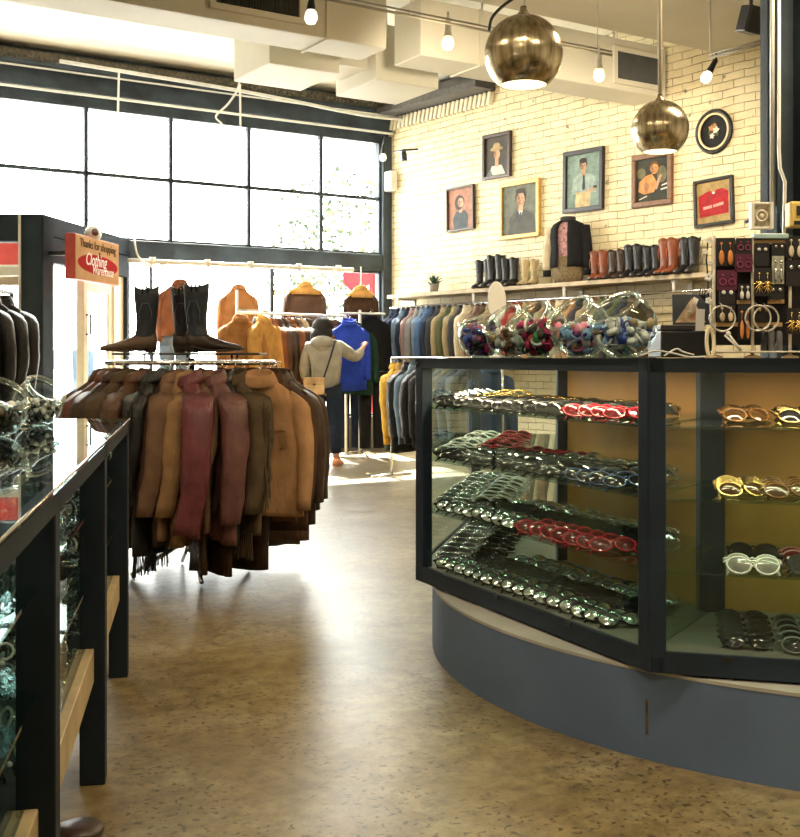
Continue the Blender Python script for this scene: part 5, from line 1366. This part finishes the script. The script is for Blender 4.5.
# ---------------------------------------------------------------- PICTURES ON THE BRICK WALL
def paint(n, c, v=.3): return M('paint_'+n, tuple(x*.72 for x in c), .6, var=v, scale=18, spec=.25)
def picture(label, corners, frame_m, fw, back, figs, cat='painting', name='framed_painting', mat_w=0):
    (ax, ay), (bx, by), (cx, cy), (dx, dy) = corners     # tl tr br bl
    t0, za = RW(ax, ay, -.03); t1, zb = RW(bx, by, -.03); t2, zc = RW(cx, cy, -.03); t3, zd = RW(dx, dy, -.03)
    W = ((t1-t0)+(t2-t3))/2; H = ((za-zd)+(zb-zc))/2; tc_ = (t0+t1+t2+t3)/4; zc_ = (za+zb+zc+zd)/4
    lean = math.atan2(((zb-za)+(zc-zd))/2, W)
    o = thing(name, label, cat, Rp(tc_, 0, zc_), TR)
    o.rotation_euler = (0, -lean*.8, TR)
    fr = MB()
    for p, q in (((-W/2, -.05, H/2-fw), (W/2, -.004, H/2)), ((-W/2, -.05, -H/2), (W/2, -.004, -H/2+fw)), ((-W/2, -.05, -H/2+fw), (-W/2+fw, -.004, H/2-fw)), ((W/2-fw, -.05, -H/2+fw), (W/2, -.004, H/2-fw))): fr.span(p, q)
    fr.build('frame', frame_m, o, bevel=.006)
    ms = [back]; b = MB(); w, h = W/2-fw, H/2-fw
    b.span((-w, -.026, -h), (w, -.006, h))
    y = -.0265
    for kind, m, *a in figs:
        if m not in ms: ms.append(m)
        k = ms.index(m)
        if kind == 'e':
            x, z, rx, rz_ = a; pts = [(x*w+rx*w*cos(2*PI*j/20), z*h+rz_*h*sin(2*PI*j/20)) for j in range(20)]
        else: pts = [(x*w, z*h) for x, z in a[0]]
        n0 = len(pts)
        area = sum(pts[i][0]*pts[(i+1) % n0][1]-pts[(i+1) % n0][0]*pts[i][1] for i in range(n0))
        if area < 0: pts = pts[::-1]
        b.prism(pts, y, y+.0006, k, 'y'); y -= .0007
    b.build('canvas', ms, o)
    return o
frame_dark = M('frame_dark_wood', (.035, .018, .012), .4, var=.3, scale=30); frame_gold = M('frame_gilt', (.55, .33, .09), .4, .3, var=.25, scale=30); frame_brown = M('frame_brown_wood', (.16, .075, .035), .4, var=.3, scale=30); frame_black = M('frame_black_wood', (.012, .010, .010), .4)
skin = paint('skin', (.55, .32, .19)); skin2 = paint('skin_shadow', (.36, .18, .10)); hairp = paint('hair', (.03, .018, .012)); whitep = paint('white', (.75, .70, .60), .1)
def face(x, z, r, rz_, hair=hairp, sk=skin, sh=skin2):
    return [('e', hair, x, z+rz_*.25, r*1.12, rz_*1.05), ('e', sk, x+r*.05, z-rz_*.08, r*.9, rz_*.92), ('e', sh, x-r*.45, z-rz_*.1, r*.32, rz_*.7), ('p', sh, [(x-.02*1, z+.02), (x+r*.2, z-rz_*.3), (x-r*.1, z-rz_*.3)]),
            ('p', hairp, [(x-r*.5, z+rz_*.12), (x-r*.12, z+rz_*.16), (x-r*.12, z+rz_*.06), (x-r*.5, z+rz_*.02)]), ('p', hairp, [(x+r*.2, z+rz_*.16), (x+r*.62, z+rz_*.12), (x+r*.62, z+rz_*.02), (x+r*.2, z+rz_*.06)]), ('p', paint('lips', (.35, .08, .06)), [(x-r*.25, z-rz_*.52), (x+r*.35, z-rz_*.52), (x+r*.25, z-rz_*.62), (x-r*.15, z-rz_*.62)])]
teal = paint('dark_teal', (.04, .055, .06))
picture('small painting of a girl in a dark dress, leftmost on the brick wall', ((446, 189), (473.5, 184), (475, 228), (448, 233)), frame_dark, .025, paint('rose_ground', (.34, .15, .09)),
        [('p', skin2, [(-.62, -.95), (-.4, -.2), (-.3, -.3), (-.45, -1)]), ('p', teal, [(-.55, -1), (-.62, -.45), (-.35, -.1), (.0, -.14), (.35, -.1), (.62, -.4), (.55, -1)]), ('p', skin, [(-.12, -.2), (-.12, .1), (.12, .1), (.12, -.2)]), ('e', hairp, -.12, .3, .34, .38)]+face(0, .32, .26, .25))
picture('small dark painting of a woman in a hat, high on the brick wall', ((482, 136), (510, 130.5), (511.5, 176), (484, 180.5)), frame_dark, .04, paint('umber_ground', (.05, .04, .03)),
        [('p', whitep, [(-.7, -1), (-.45, -.5), (.4, -.5), (.75, -1)]), ('p', paint('blue_grey', (.16, .19, .2)), [(-.9, -1), (-.6, -.62), (-.3, -1)]), ('p', skin, [(-.15, -.55), (-.15, -.1), (.15, -.1), (.15, -.55)])]+face(0, .08, .3, .27)+[('e', paint('straw_hat', (.42, .30, .14)), 0, .36, .55, .12), ('e', paint('straw_hat', (.42, .30, .14)), 0, .48, .32, .2)])
picture('gilt framed portrait of a man in a grey suit and white collar', ((499.5, 184.5), (539, 177.5), (540.5, 235.5), (500.5, 240.5)), frame_gold, .045, paint('grey_green_ground', (.14, .15, .11)),
        [('p', paint('suit', (.075, .072, .06)), [(-.7, -1), (-.6, -.3), (-.2, -.02), (.3, -.02), (.8, -.25), (.95, -1)]), ('p', whitep, [(-.08, -.02), (.05, -.32), (.2, -.02)]), ('p', teal, [(.02, -.1), (.0, -.45), (.08, -.45), (.1, -.1)]), ('p', paint('lapel', (.045, .043, .038)), [(-.16, -.02), (-.22, -.3), (.02, -.5)]), ('p', skin, [(-.06, -.05), (-.06, .2), (.2, .2), (.2, -.05)])]+face(.06, .42, .27, .32)+[('e', hairp, .06, .75, .27, .1)])
shirt = paint('pale_teal_shirt', (.33, .42, .38))
picture('large dark framed painting of a man in a pale teal shirt and tie', ((562.5, 153), (602.5, 146), (604.5, 209.5), (564.5, 213.5)), frame_black, .05, paint('teal_ground', (.22, .31, .27)),
        [('p', shirt, [(-.75, -.5), (-.62, .1), (-.25, .28), (.3, .28), (.68, .1), (.8, -.5)]), ('p', paint('trousers_ochre', (.62, .47, .25)), [(-.5, -1), (-.45, -.42), (.45, -.42), (.4, -1)]), ('p', paint('tie', (.03, .05, .06)), [(-.02, .24), (-.07, -.3), (.03, -.38), (.12, -.3), (.08, .24)]), ('p', skin, [(-.1, .2), (-.1, .42), (.14, .42), (.14, .2)]), ('p', skin, [(.2, -.46), (.7, -.42), (.75, -.3), (.3, -.34)]), ('e', hairp, .72, -.28, .12, .05)]+face(.0, .55, .21, .2)+[('e', hairp, .0, .75, .23, .1)])
orange_skin = paint('orange_skin', (.66, .30, .10))
picture('brown framed painting of a bare shouldered person behind the smaller pendant', ((631.5, 156.5), (671.5, 150), (673, 203), (633, 208.5)), frame_brown, .05, paint('black_green_ground', (.035, .038, .025)),
        [('e', paint('moss', (.16, .15, .08)), -.7, .35, .3, .25), ('e', paint('moss', (.16, .15, .08)), .6, .2, .3, .4), ('p', orange_skin, [(-.85, -.5), (-.8, -.05), (-.4, .2), (.0, .28), (.2, .0), (.35, -.3), (.1, -.6), (-.5, -.65)]), ('p', skin, [(.1, -.4), (.5, .2), (.62, .15), (.3, -.5)]), ('e', skin2, -.35, -.3, .16, .2), ('p', whitep, [(.6, -.3), (.95, -.22), (.95, -.3), (.6, -.36)]), ('p', whitep, [(.55, -.48), (.95, -.42), (.95, -.5), (.55, -.55)]), ('p', whitep, [(-.8, -.85), (-.3, -.72), (-.3, -.77), (-.8, -.9)])]+face(.15, .5, .28, .26, paint('auburn', (.16, .06, .02)), orange_skin))
picture('framed red t-shirt with a white stripe print hung on the right of the brick wall', ((693.5, 181.5), (733, 174.5), (733.5, 222), (695, 229)), frame_black, .03, paint('burlap', (.40, .28, .11)),
        [('p', paint('red_shirt', (.40, .010, .016), .3), [(-.85, -.7), (-.9, .35), (-.5, .5), (-.18, .58), (0, .42), (.18, .58), (.55, .6), (.88, .42), (.85, -.62)]), ('e', whitep, 0, .44, .09, .06), ('p', paint('red_crease', (.32, .01, .02)), [(-.36, .4), (-.3, -.1), (-.26, .4)]), ('p', paint('shirt_print', (.75, .38, .34), .05), [(-.62, -.32), (-.1, -.28), (-.1, -.14), (-.62, -.18)]), ('p', paint('shirt_print', (.75, .38, .34), .05), [(-.03, -.27), (.58, -.2), (.58, -.06), (-.03, -.14)])], 'framed shirt', 'framed_shirt')
# oval picture
t_, z_ = RW(714, 131.5, -.02)
o = thing('oval_picture', 'small oval picture of pale flowers on black, highest at the right of the brick wall', 'painting', Rp(t_, 0, z_), TR); o.rotation_euler = (0, -.12, TR)
rx, rz_ = .19, .195
b = MB(); b.tube([(rx*cos(2*PI*j/40), -.022, rz_*sin(2*PI*j/40)) for j in range(40)], .021, 8, cyc=True); b.build('outer_frame', frame_black, o)
b = MB(); b.tube([(rx*.86*cos(2*PI*j/40), -.028, rz_*.86*sin(2*PI*j/40)) for j in range(40)], .012, 8, cyc=True); b.build('inner_rim', M('pale_gilt', (.72, .58, .36), .4), o)
ms = [paint('black_ground', (.012, .012, .012)), whitep, paint('petal_orange', (.55, .26, .08)), paint('leaf', (.08, .11, .04))]
b = MB(); b.prism([(rx*.86*cos(2*PI*j/40), rz_*.86*sin(2*PI*j/40)) for j in range(40)], -.014, -.004, 0, 'y')
for i, (x, z, r_, k) in enumerate(((-.03, .04, .028, 2), (.02, .01, .032, 1), (-.03, -.035, .024, 1), (.01, .06, .02, 2), (.03, -.03, .018, 3), (-.05, .0, .016, 3))):
    b.prism([(x+r_*(1+.25*cos(5*a))*cos(a), z+r_*(1+.25*cos(5*a))*sin(a)) for a in [2*PI*j/25 for j in range(25)]], -.016-.001*i, -.0145-.001*i, k, 'y')
b.build('canvas', ms, o)
# ================================================================== SHOP SIGN ON THE VESTIBULE
def vest_pt(px, py, off=0):
    nx, ny = vd.y, -vd.x          # towards the shop
    bx, by = VA.x+nx*off, VA.y+ny*off
    r = (px-400)/F; s_ = (by*r-bx)/(vd.x-r*vd.y); Y = by+vd.y*s_
    return s_, EYE+(358-py)/F*Y
sa, z1 = vest_pt(75, 233.5, .32); sb, z2 = vest_pt(118.5, 244, .32)
SW, SHh = sb-sa, .43
so = thing('shop_sign', 'red edged thank-you sign with a red oval hung over the entrance door', 'sign', VA+vd*sa+Vector((vd.y, -vd.x, 0))*.32, TV)
so.location.z = (z1+z2)/2-.215
b = MB(); b.box((SW/2, .05, 0), (SW, .10, SHh)); b.build('sign_box', M('sign_red_side', (.42, .05, .04), .4), so, bevel=.005)
b = MB(); b.box((SW/2, -.003, 0), (SW*.985, .006, SHh*.97)); b.build('sign_face', M('sign_peach', (.58, .34, .18), .9, var=.12, scale=6, spec=.05), so)
b = MB(); b.prism([(SW/2+SW*.455*cos(2*PI*j/40), -.045+SHh*.22*sin(2*PI*j/40)-.0*j) for j in range(40)], -.009, -.006, ax='y'); b.build('red_oval', M('sign_red', (.40, .018, .014), .9, var=.1, spec=.05), so)
def text(body, size, x, z, y, m, parent, nm='lettering', shear=0, sx=1):
    c = bpy.data.curves.new('lettering', 'FONT'); c.body = body; c.size = size; c.align_x = 'CENTER'; c.align_y = 'CENTER'; c.extrude = .0015; c.shear = shear
    to = bpy.data.objects.new('tmp', c); COL.objects.link(to)
    bpy.context.view_layer.update()
    dg = bpy.context.evaluated_depsgraph_get()
    me = bpy.data.meshes.new_from_object(to.evaluated_get(dg))
    bpy.data.objects.remove(to)
    me.materials.clear(); me.materials.append(m)
    me.transform(Matrix.Translation((x, y, z)) @ Matrix.Rotation(PI/2, 4, 'X') @ Matrix.Diagonal((sx, 1, 1, 1)))
    o = bpy.data.objects.new(nm, me); COL.objects.link(o); o.parent = parent
    return o
ink = M('sign_ink', (.09, .06, .03), .9, var=0, spec=.05); wht = M('sign_white', (.95, .86, .80), .5, var=0)
text('Thanks for shopping', .115, SW/2, .135, -.008, ink, so, sx=SW*.9/1.03)
text('at', .07, SW/2+.02, .068, -.0095, ink, so)
text('Clothing', .17, SW*.44, -.01, -.011, wht, so, shear=.25, sx=SW*.50/.62)
text('Warehouse', .13, SW*.60, -.10, -.011, wht, so, shear=.25, sx=SW*.55/.68)
for x in (.15, SW-.15):
    b = MB(); b.span((x-.02, .10, .02), (x+.02, .325, .06)); b.build('bracket', black, so)
s0, zc = vest_pt(93, 234, .25)
c = VA+vd*s0+Vector((vd.y, -vd.x, 0))*.25; c.z = zc-.02
t = thing('security_camera', 'round white security camera on top of the entrance sign', 'camera', c)
b = MB(); b.ell((0, 0, .02), (.085, .085, .085), 16, 10); b.build('dome', white_metal, t)
b = MB(); b.ell((.035, -.055, .03), (.04, .04, .04), 12, 8); b.build('lens', M('tinted_lens', (.12, .08, .09), .1), t)
b = MB(); b.lathe([(.05, -.09), (.05, -.05), (.03, .0)], 14, cap0=True); b.span((-.02, .0, -.05), (.02, .25, -.02)); b.build('mount', black, t)

# ================================================================== SHOPPER
def skin_obj(name, verts, edges, radii, m, parent=None, loc=(0, 0, 0), rz=0, sub=2, root=0):
    me = bpy.data.meshes.new(name); me.from_pydata([tuple(v) for v in verts], edges, []); me.update()
    o = bpy.data.objects.new(name, me); COL.objects.link(o)
    md = o.modifiers.new('skin', 'SKIN'); md.use_smooth_shade = True
    for i, r in enumerate(radii):
        rr = r if isinstance(r, (tuple, list)) else (r, r)
        o.data.skin_vertices[0].data[i].radius = rr
        o.data.skin_vertices[0].data[i].use_root = (i == root)
    s_ = o.modifiers.new('sub', 'SUBSURF'); s_.levels = sub; s_.render_levels = sub
    bpy.context.view_layer.update()
    dg = bpy.context.evaluated_depsgraph_get()
    m2 = bpy.data.meshes.new_from_object(o.evaluated_get(dg))
    bpy.data.objects.remove(o); m2.name = name
    m2.materials.clear(); m2.materials.append(m)
    m2.polygons.foreach_set('use_smooth', [True]*len(m2.polygons))
    o = bpy.data.objects.new(name, m2); COL.objects.link(o); o.location = loc; o.rotation_euler = (0, 0, rz)
    if parent is not None: o.parent = parent
    return o
PP = P(326, 358, 12.35); PP.z = 0
pe = thing('person', 'person seen from behind in a grey hoodie and dark jeans, reaching for a blue jacket', 'person', PP)
skin_m = M('person_skin', (.50, .28, .19), .5, var=.08); hood_m = cloth('hoodie_grey', (.33, .32, .29)); jean_m = cloth('jeans_ink', (.018, .028, .055)); hair_m = M('hair_black', (.008, .007, .007), .75, var=.3, scale=60)
# joints: back view, facing +y
J_ = dict(pel=(0, 0, .90), sp=(-.0, .01, 1.06), ch=(-.02, .0, 1.24), nk=(-.035, .03, 1.39), hd=(-.045, .06, 1.48), ht=(-.05, .075, 1.60),
  sL=(-.19, .0, 1.31), eL=(-.255, .03, 1.05), wL=(-.20, .22, .88), hL=(-.19, .28, .84), sR=(.155, .01, 1.32), eR=(.33, .16, 1.20), wR=(.41, .33, 1.33), hR=(.425, .38, 1.37),
  hipL=(-.09, 0, .84), kL=(-.10, .03, .48), aL=(-.105, .0, .08), tL=(-.12, .14, .03), hipR=(.085, 0, .84), kR=(.10, .02, .47), aR=(.115, -.05, .09), tR=(.15, .08, .03))
vs = []; es = []; rs = []
ix = {}
def jv(k, r):
    ix[k] = len(vs); vs.append(J_[k]); rs.append(r)
for k, r in (('pel', (.13, .10)), ('sp', (.12, .09)), ('ch', (.14, .10)), ('nk', .05), ('hd', (.072, .085)), ('ht', (.06, .07)), ('sL', .055), ('eL', .042), ('wL', .028), ('hL', (.034, .018)), ('sR', .055), ('eR', .042), ('wR', .028), ('hR', (.034, .018)), ('hipL', .085), ('kL', .055), ('aL', .04), ('tL', (.038, .025)), ('hipR', .085), ('kR', .055), ('aR', .04), ('tR', (.038, .025))): jv(k, r)
for a, b_ in (('pel', 'sp'), ('sp', 'ch'), ('ch', 'nk'), ('nk', 'hd'), ('hd', 'ht'), ('ch', 'sL'), ('sL', 'eL'), ('eL', 'wL'), ('wL', 'hL'), ('ch', 'sR'), ('sR', 'eR'), ('eR', 'wR'), ('wR', 'hR'), ('pel', 'hipL'), ('hipL', 'kL'), ('kL', 'aL'), ('aL', 'tL'), ('pel', 'hipR'), ('hipR', 'kR'), ('kR', 'aR'), ('aR', 'tR')): es.append((ix[a], ix[b_]))
# fingers and a nose
def chain(base, pts, r):
    last = ix[base]
    for p in pts:
        vs.append(p); rs.append(r); es.append((last, len(vs)-1)); last = len(vs)-1
for h, sx, up in (('hR', 1, 1), ('hL', -1, -1)):
    hx, hy, hz = J_[h]
    for k in range(4):
        o_ = (k-1.5)*.017; ln = (.055, .066, .062, .048)[k]
        chain(h, [(hx+o_, hy+.03, hz+.012*up), (hx+o_*1.1, hy+.03+ln*.55, hz+.012*up), (hx+o_*1.1, hy+.03+ln*.9, hz-.012)], .0085)
    chain(h, [(hx-sx*.03, hy+.005, hz-.005), (hx-sx*.045, hy+.03, hz-.01)], .010)
chain('hd', [(-.045, .16, 1.47)], .014)
skin_obj('body', vs, es, rs, skin_m, pe)
def sub_skin(name, keys, edges, radii, m, extra=None):
    v = [J_[k] if isinstance(k, str) else k for k in keys]
    return skin_obj(name, v, edges, radii, m, pe)
sub_skin('hoodie', [(-.0, 0, .765), (0, .01, 1.06), 'ch', (-.03, .015, 1.36), 'sL', 'eL', (-.215, .17, .92), 'sR', 'eR', (.395, .29, 1.29)], [(0, 1), (1, 2), (2, 3), (2, 4), (4, 5), (5, 6), (2, 7), (7, 8), (8, 9)],
         [(.175, .135), (.175, .14), (.185, .14), (.085, .08), (.092, .092), (.075, .075), (.05, .05), (.088, .088), (.07, .07), (.048, .048)], hood_m)
b = MB(); b.ell((-.035, -.075, 1.375), (.135, .075, .075), 16, 10); b.ell((-.035, -.05, 1.33), (.11, .075, .09), 16, 10); b.build('hood', hood_m, pe)
sub_skin('trousers', [(0, 0, .98), 'hipL', 'kL', (-.105, .0, .10), 'hipR', 'kR', (.115, -.045, .11)], [(0, 1), (1, 2), (2, 3), (0, 4), (4, 5), (5, 6)], [(.155, .12), .11, .082, .066, .11, .082, .066], jean_m)
b = MB()
b.ell((-.045, .05, 1.535), (.118, .125, .135), 20, 12)
b.loft([ring(.115, .10, 1.53, 18, .03, -.045), ring(.125, .095, 1.46, 18, .015, -.05), ring(.118, .08, 1.40, 18, .0, -.06), ring(.095, .05, 1.345, 18, -.01, -.085)])
b.build('hair', hair_m, pe)
shoe_m = M('coral_shoe', (.75, .33, .22), .5); 
for k, (ax, ay, tx, ty) in enumerate(((-.105, .0, -.12, .14), (.115, -.05, .15, .08))):
    b = MB(); dx, dy = tx-ax, ty-ay; rr = []
    for u, w, h in ((-.35, .032, .05), (-.1, .043, .075), (.3, .046, .07), (.8, .05, .05), (1.15, .046, .038), (1.4, .02, .02)):
        cx_, cy_ = ax+dx*u, ay+dy*u; L_ = math.hypot(dx, dy); px_, py_ = -dy/L_, dx/L_
        rr.append([(cx_+px_*w*cos(2*PI*j/14), cy_+py_*w*cos(2*PI*j/14), max(.0, h*.5+h*.62*sin(2*PI*j/14))) for j in range(14)])
    b.loft(rr); b.build('shoe', shoe_m, pe)
# bag
bgp = PP+Vector((-.115, -.215, .80))
t = thing('crossbody_bag', 'small beige crossbody bag hanging at the shopper\'s left hip', 'bag', bgp, .06)
bag_m = leather('bag_beige', (.62, .44, .26), .5)
b = MB(); b.box((0, 0, .09), (.225, .075, .19)); b.build('bag_body', bag_m, t, bevel=.02, seg=3)
b = MB(); b.box((0, -.04, .145), (.23, .012, .085)); b.build('flap', leather('bag_flap', (.50, .34, .19), .5), t, bevel=.006)
b = MB(); b.box((0, -.048, .11), (.03, .006, .018)); b.build('clasp', chrome, t)
b = MB(); pts = [(.10, .0, .17), (.16, .03, .35), (.20, .06, .48), (.235, .13, .585), (.215, .24, .60), (.12, .36, .48), (-.02, .38, .3), (-.09, .32, .2), (-.115, .12, .17), (-.11, .03, .17)]
b.tube(pts, .011, 6); b.build('strap', black, t)

# ================================================================== OUTSIDE
gr = MB(); gr.span((-40, 0.25, -.25), (30, 40, -.12)); o = gr.build('street_ground', M('pavement', (.82, .81, .76), .8, var=.1, scale=2), loc=(CX, CY, 0), rz=TW); struct(o)
t = thing('red_post', 'red painted post outside the window beside the brick corner', 'post', Wp(WW(375.5, 300, .6)[0], .6, -.12), TW)
b = MB(); b.span((-.07, -.07, 0), (.07, .07, 2.55)); b.build('shaft', M('red_paint_outside', (.12, .014, .017), .9, var=.08, spec=.03), t, bevel=.01)
b = MB(); b.span((-.11, -.11, 0), (.11, .11, .25)); b.build('base', M('red_paint_outside', (.5, .1, .1)), t, bevel=.01)
sg = P(357, 277, 19)
t = thing('stop_sign', 'pinkish red octagonal street sign outside the window near the corner', 'street sign', (sg.x, sg.y, -.12))
b = MB(); b.prism([(.26*cos(R(22.5+45*k)), .26*sin(R(22.5+45*k))) for k in range(8)], -.01, .01, ax='y'); b.xf(Matrix.Translation((0, 0, sg.z+.12))); b.build('sign_plate', M('red_sign_paint', (.14, .014, .02), .9, var=0, spec=.03), t)
b = MB(); b.tube([(0, .04, 0), (0, .04, sg.z+.3)], .03, 8); b.build('sign_post', chrome, t)
def tree(label, x, y, zc, rad, seed, n, h):
    t = thing('street_tree', label, 'tree', (x, y, -.12))
    b = MB(); b.tube([(0, 0, 0), (.06, 0, h*.4), (-.05, .05, h*.75), (.05, 0, h)], [.12, .1, .07, .03], 8)
    for k in range(5):
        a = k*1.3; b.tube([(0, 0, h*.5+k*.25), (rad*.6*cos(a), rad*.5*sin(a), h*.62+k*.3)], [.05, .015], 6)
    b.build('trunk', M('tree_bark', (.16, .14, .12), .9, var=.3), t)
    rn = random.Random(seed); b = MB()
    for i in range(n):
        while True:
            v_ = Vector((rn.uniform(-1, 1), rn.uniform(-1, 1), rn.uniform(-1, 1)))
            if v_.length < 1: break
        c = Vector((v_.x*rad, v_.y*rad, zc+v_.z*rad*.9)); s_ = rn.uniform(.04, .085)
        q = Euler((rn.uniform(0, 6), rn.uniform(0, 6), 0)).to_matrix()
        b.add([c+q @ Vector(p) for p in ((0, -s_, 0), (s_*.6, 0, .01), (0, s_, 0), (-s_*.6, 0, .01))], [(0, 1, 2, 3)], 0 if rn.random() < .6 else 1)
    b.build('foliage', [M('leaf_green', (.038, .05, .034), .9, var=.3, spec=.05), M('leaf_yellow', (.11, .10, .045), .9, var=.3, spec=.05)], t)
q = P(352, 225, 22); tree('leafy street tree outside behind the right window panes', q.x, q.y, 3.6, 1.75, 3, 900, 4.4)
q = P(308, 240, 25); tree('pale yellow-green street tree outside, farther left than the other', q.x, q.y, 3.3, 1.1, 4, 260, 3.6)
# red banner and shelf by the entrance front window
c = P(6, 253, 11.2)
t = thing('window_banner', 'red banner with a white lower strip seen through the entrance front window', 'banner', c)
b = MB(); b.box((0, 0, 0), (.42, .01, .24)); b.build('red_field', M('banner_red', (.55, .05, .04), .6, var=.1), t)
b = MB(); b.box((0, 0, -.17), (.42, .01, .10)); b.build('white_strip', M('banner_white', (.8, .78, .7), .6), t)
b = MB(); b.box((0, 0, -.28), (.42, .02, .10)); b.build('brown_strip', M('banner_brown', (.3, .22, .14), .6), t)
# parked car outside the entrance
c = P(52, 358, 19.5)
t = thing('parked_car', 'pale blue-grey car parked outside, glimpsed through the entrance door glass', 'car', (c.x-.3, c.y, -.12), .35)
car_m = M('car_paint', (.08, .11, .15), .25, .3, var=0); 
b = MB(); prof = [(-2.1, .35), (-2.1, .75), (-1.2, .92), (1.7, .95), (2.1, .8), (2.1, .35)]
b.prism(prof, -.85, .85, ax='y'); b.build('car_body', car_m, t, bevel=.08, seg=3)
b = MB(); b.prism([(-1.25, .9), (-.6, 1.42), (.95, 1.42), (1.65, .93)], -.72, .72, ax='y'); cabin = b.build('cabin', M('car_glass', (.04, .06, .09), .08), t, bevel=.05)
b = MB(); b.prism([(-.62, 1.40), (-.5, 1.47), (.85, 1.47), (.97, 1.40)], -.7, .7, ax='y'); b.build('roof', car_m, t, bevel=.02)
for x in (-1.3, 1.3):
    for y in (-.8, .8):
        b = MB(); b.lathe([(.1, -.1), (.33, -.1), (.35, -.05), (.35, .05), (.33, .1), (.1, .1)], 20, q=Euler((PI/2, 0, 0)).to_matrix(), o=(x, y, .35), cap0=True, cap1=True); b.build('wheel', M('tyre', (.02, .02, .02), .7), t)
# dark round bin lid edge at the lower left corner of the floor
c = P(80, 838, 2.75)
t = thing('waste_bin', 'dark round object at the bottom left beside the glass case leg', 'bin', (c.x, 2.75, 0))
b = MB(); b.lathe([(.055, 0), (.06, .02), (.055, .03), (.02, .034)], 20, cap0=True, cap1=True); b.build('bin_body', M('dark_brown_plastic', (.05, .03, .025), .4), t)

# ================================================================== LIGHT
w = bpy.data.worlds.new('World'); S.world = w; w.use_nodes = True
bg = w.node_tree.nodes['Background']; bg.inputs['Color'].default_value = (1, .99, .93, 1); bg.inputs['Strength'].default_value = WORLD
sn = bpy.data.lights.new('sun', 'SUN'); sn.energy = SUN; sn.angle = R(1); sn.color = (1, .95, .85)
so_ = bpy.data.objects.new('sun', sn); COL.objects.link(so_)
dv = Vector((-DW[1]*1.0+DW[0]*.25, DW[0]*1.0+DW[1]*.25, 1.15)); so_.rotation_euler = dv.to_track_quat('Z', 'Y').to_euler(); so_.location = Wp(0, 6, 9)
def area(name, loc, rot, sx, sy, e, col, portal=False):
    li = bpy.data.lights.new(name, 'AREA'); li.shape = 'RECTANGLE'; li.size = sx; li.size_y = sy; li.energy = e; li.color = col
    o = bpy.data.objects.new(name, li); COL.objects.link(o); o.location = loc; o.rotation_euler = rot
    if portal: li.cycles.is_portal = True
    return o
area('window_portal', Wp(-3.1, .35, 2.1), (PI/2, 0, TW+PI), 6.4, 4.3, 1, (1, 1, 1), True)
# added ceiling lamps, all out of view, that brighten the shop with warm fill
for i, (x, y, e) in enumerate(FILL_LAMPS):
    t = thing('ceiling_fill_lamp', 'flat white fill lamp added above the shop floor, out of view', 'ceiling lamp', (x, y, 4.02 if y < 9 else 4.5), 0, 'added fill lamps over the shop floor')
    b = MB(); b.span((-.62, -.16, 0), (.62, .16, .07)); b.build('fill_lamp_housing', white_metal, t)
    b = MB(); b.span((-.58, -.12, -.012), (.58, .12, 0)); b.build('diffuser', M('fill_lamp_panel', (.9, .88, .8), .5, var=0, emit=(1, .85, .6), estr=2), t)
    area('fill_lamp_light', (x, y, t.location.z-.03), (0, 0, 0), 1.2, .28, e, (1, .80, .52))
dup = [(k, v_) for k, v_ in LABELS.items() if len(v_) > 1]
print('things', sum(len(v_) for v_ in LABELS.values()), 'shared labels', len(dup), 'sunglasses', NG[0])
for k, v_ in dup:
    if not bpy.data.objects[v_[0]].get('group'): print('NOGROUP', k)

for k in LABELS:
    if len(k.split()) > 16 or len(k.split()) < 4: print('LEN', len(k.split()), k)
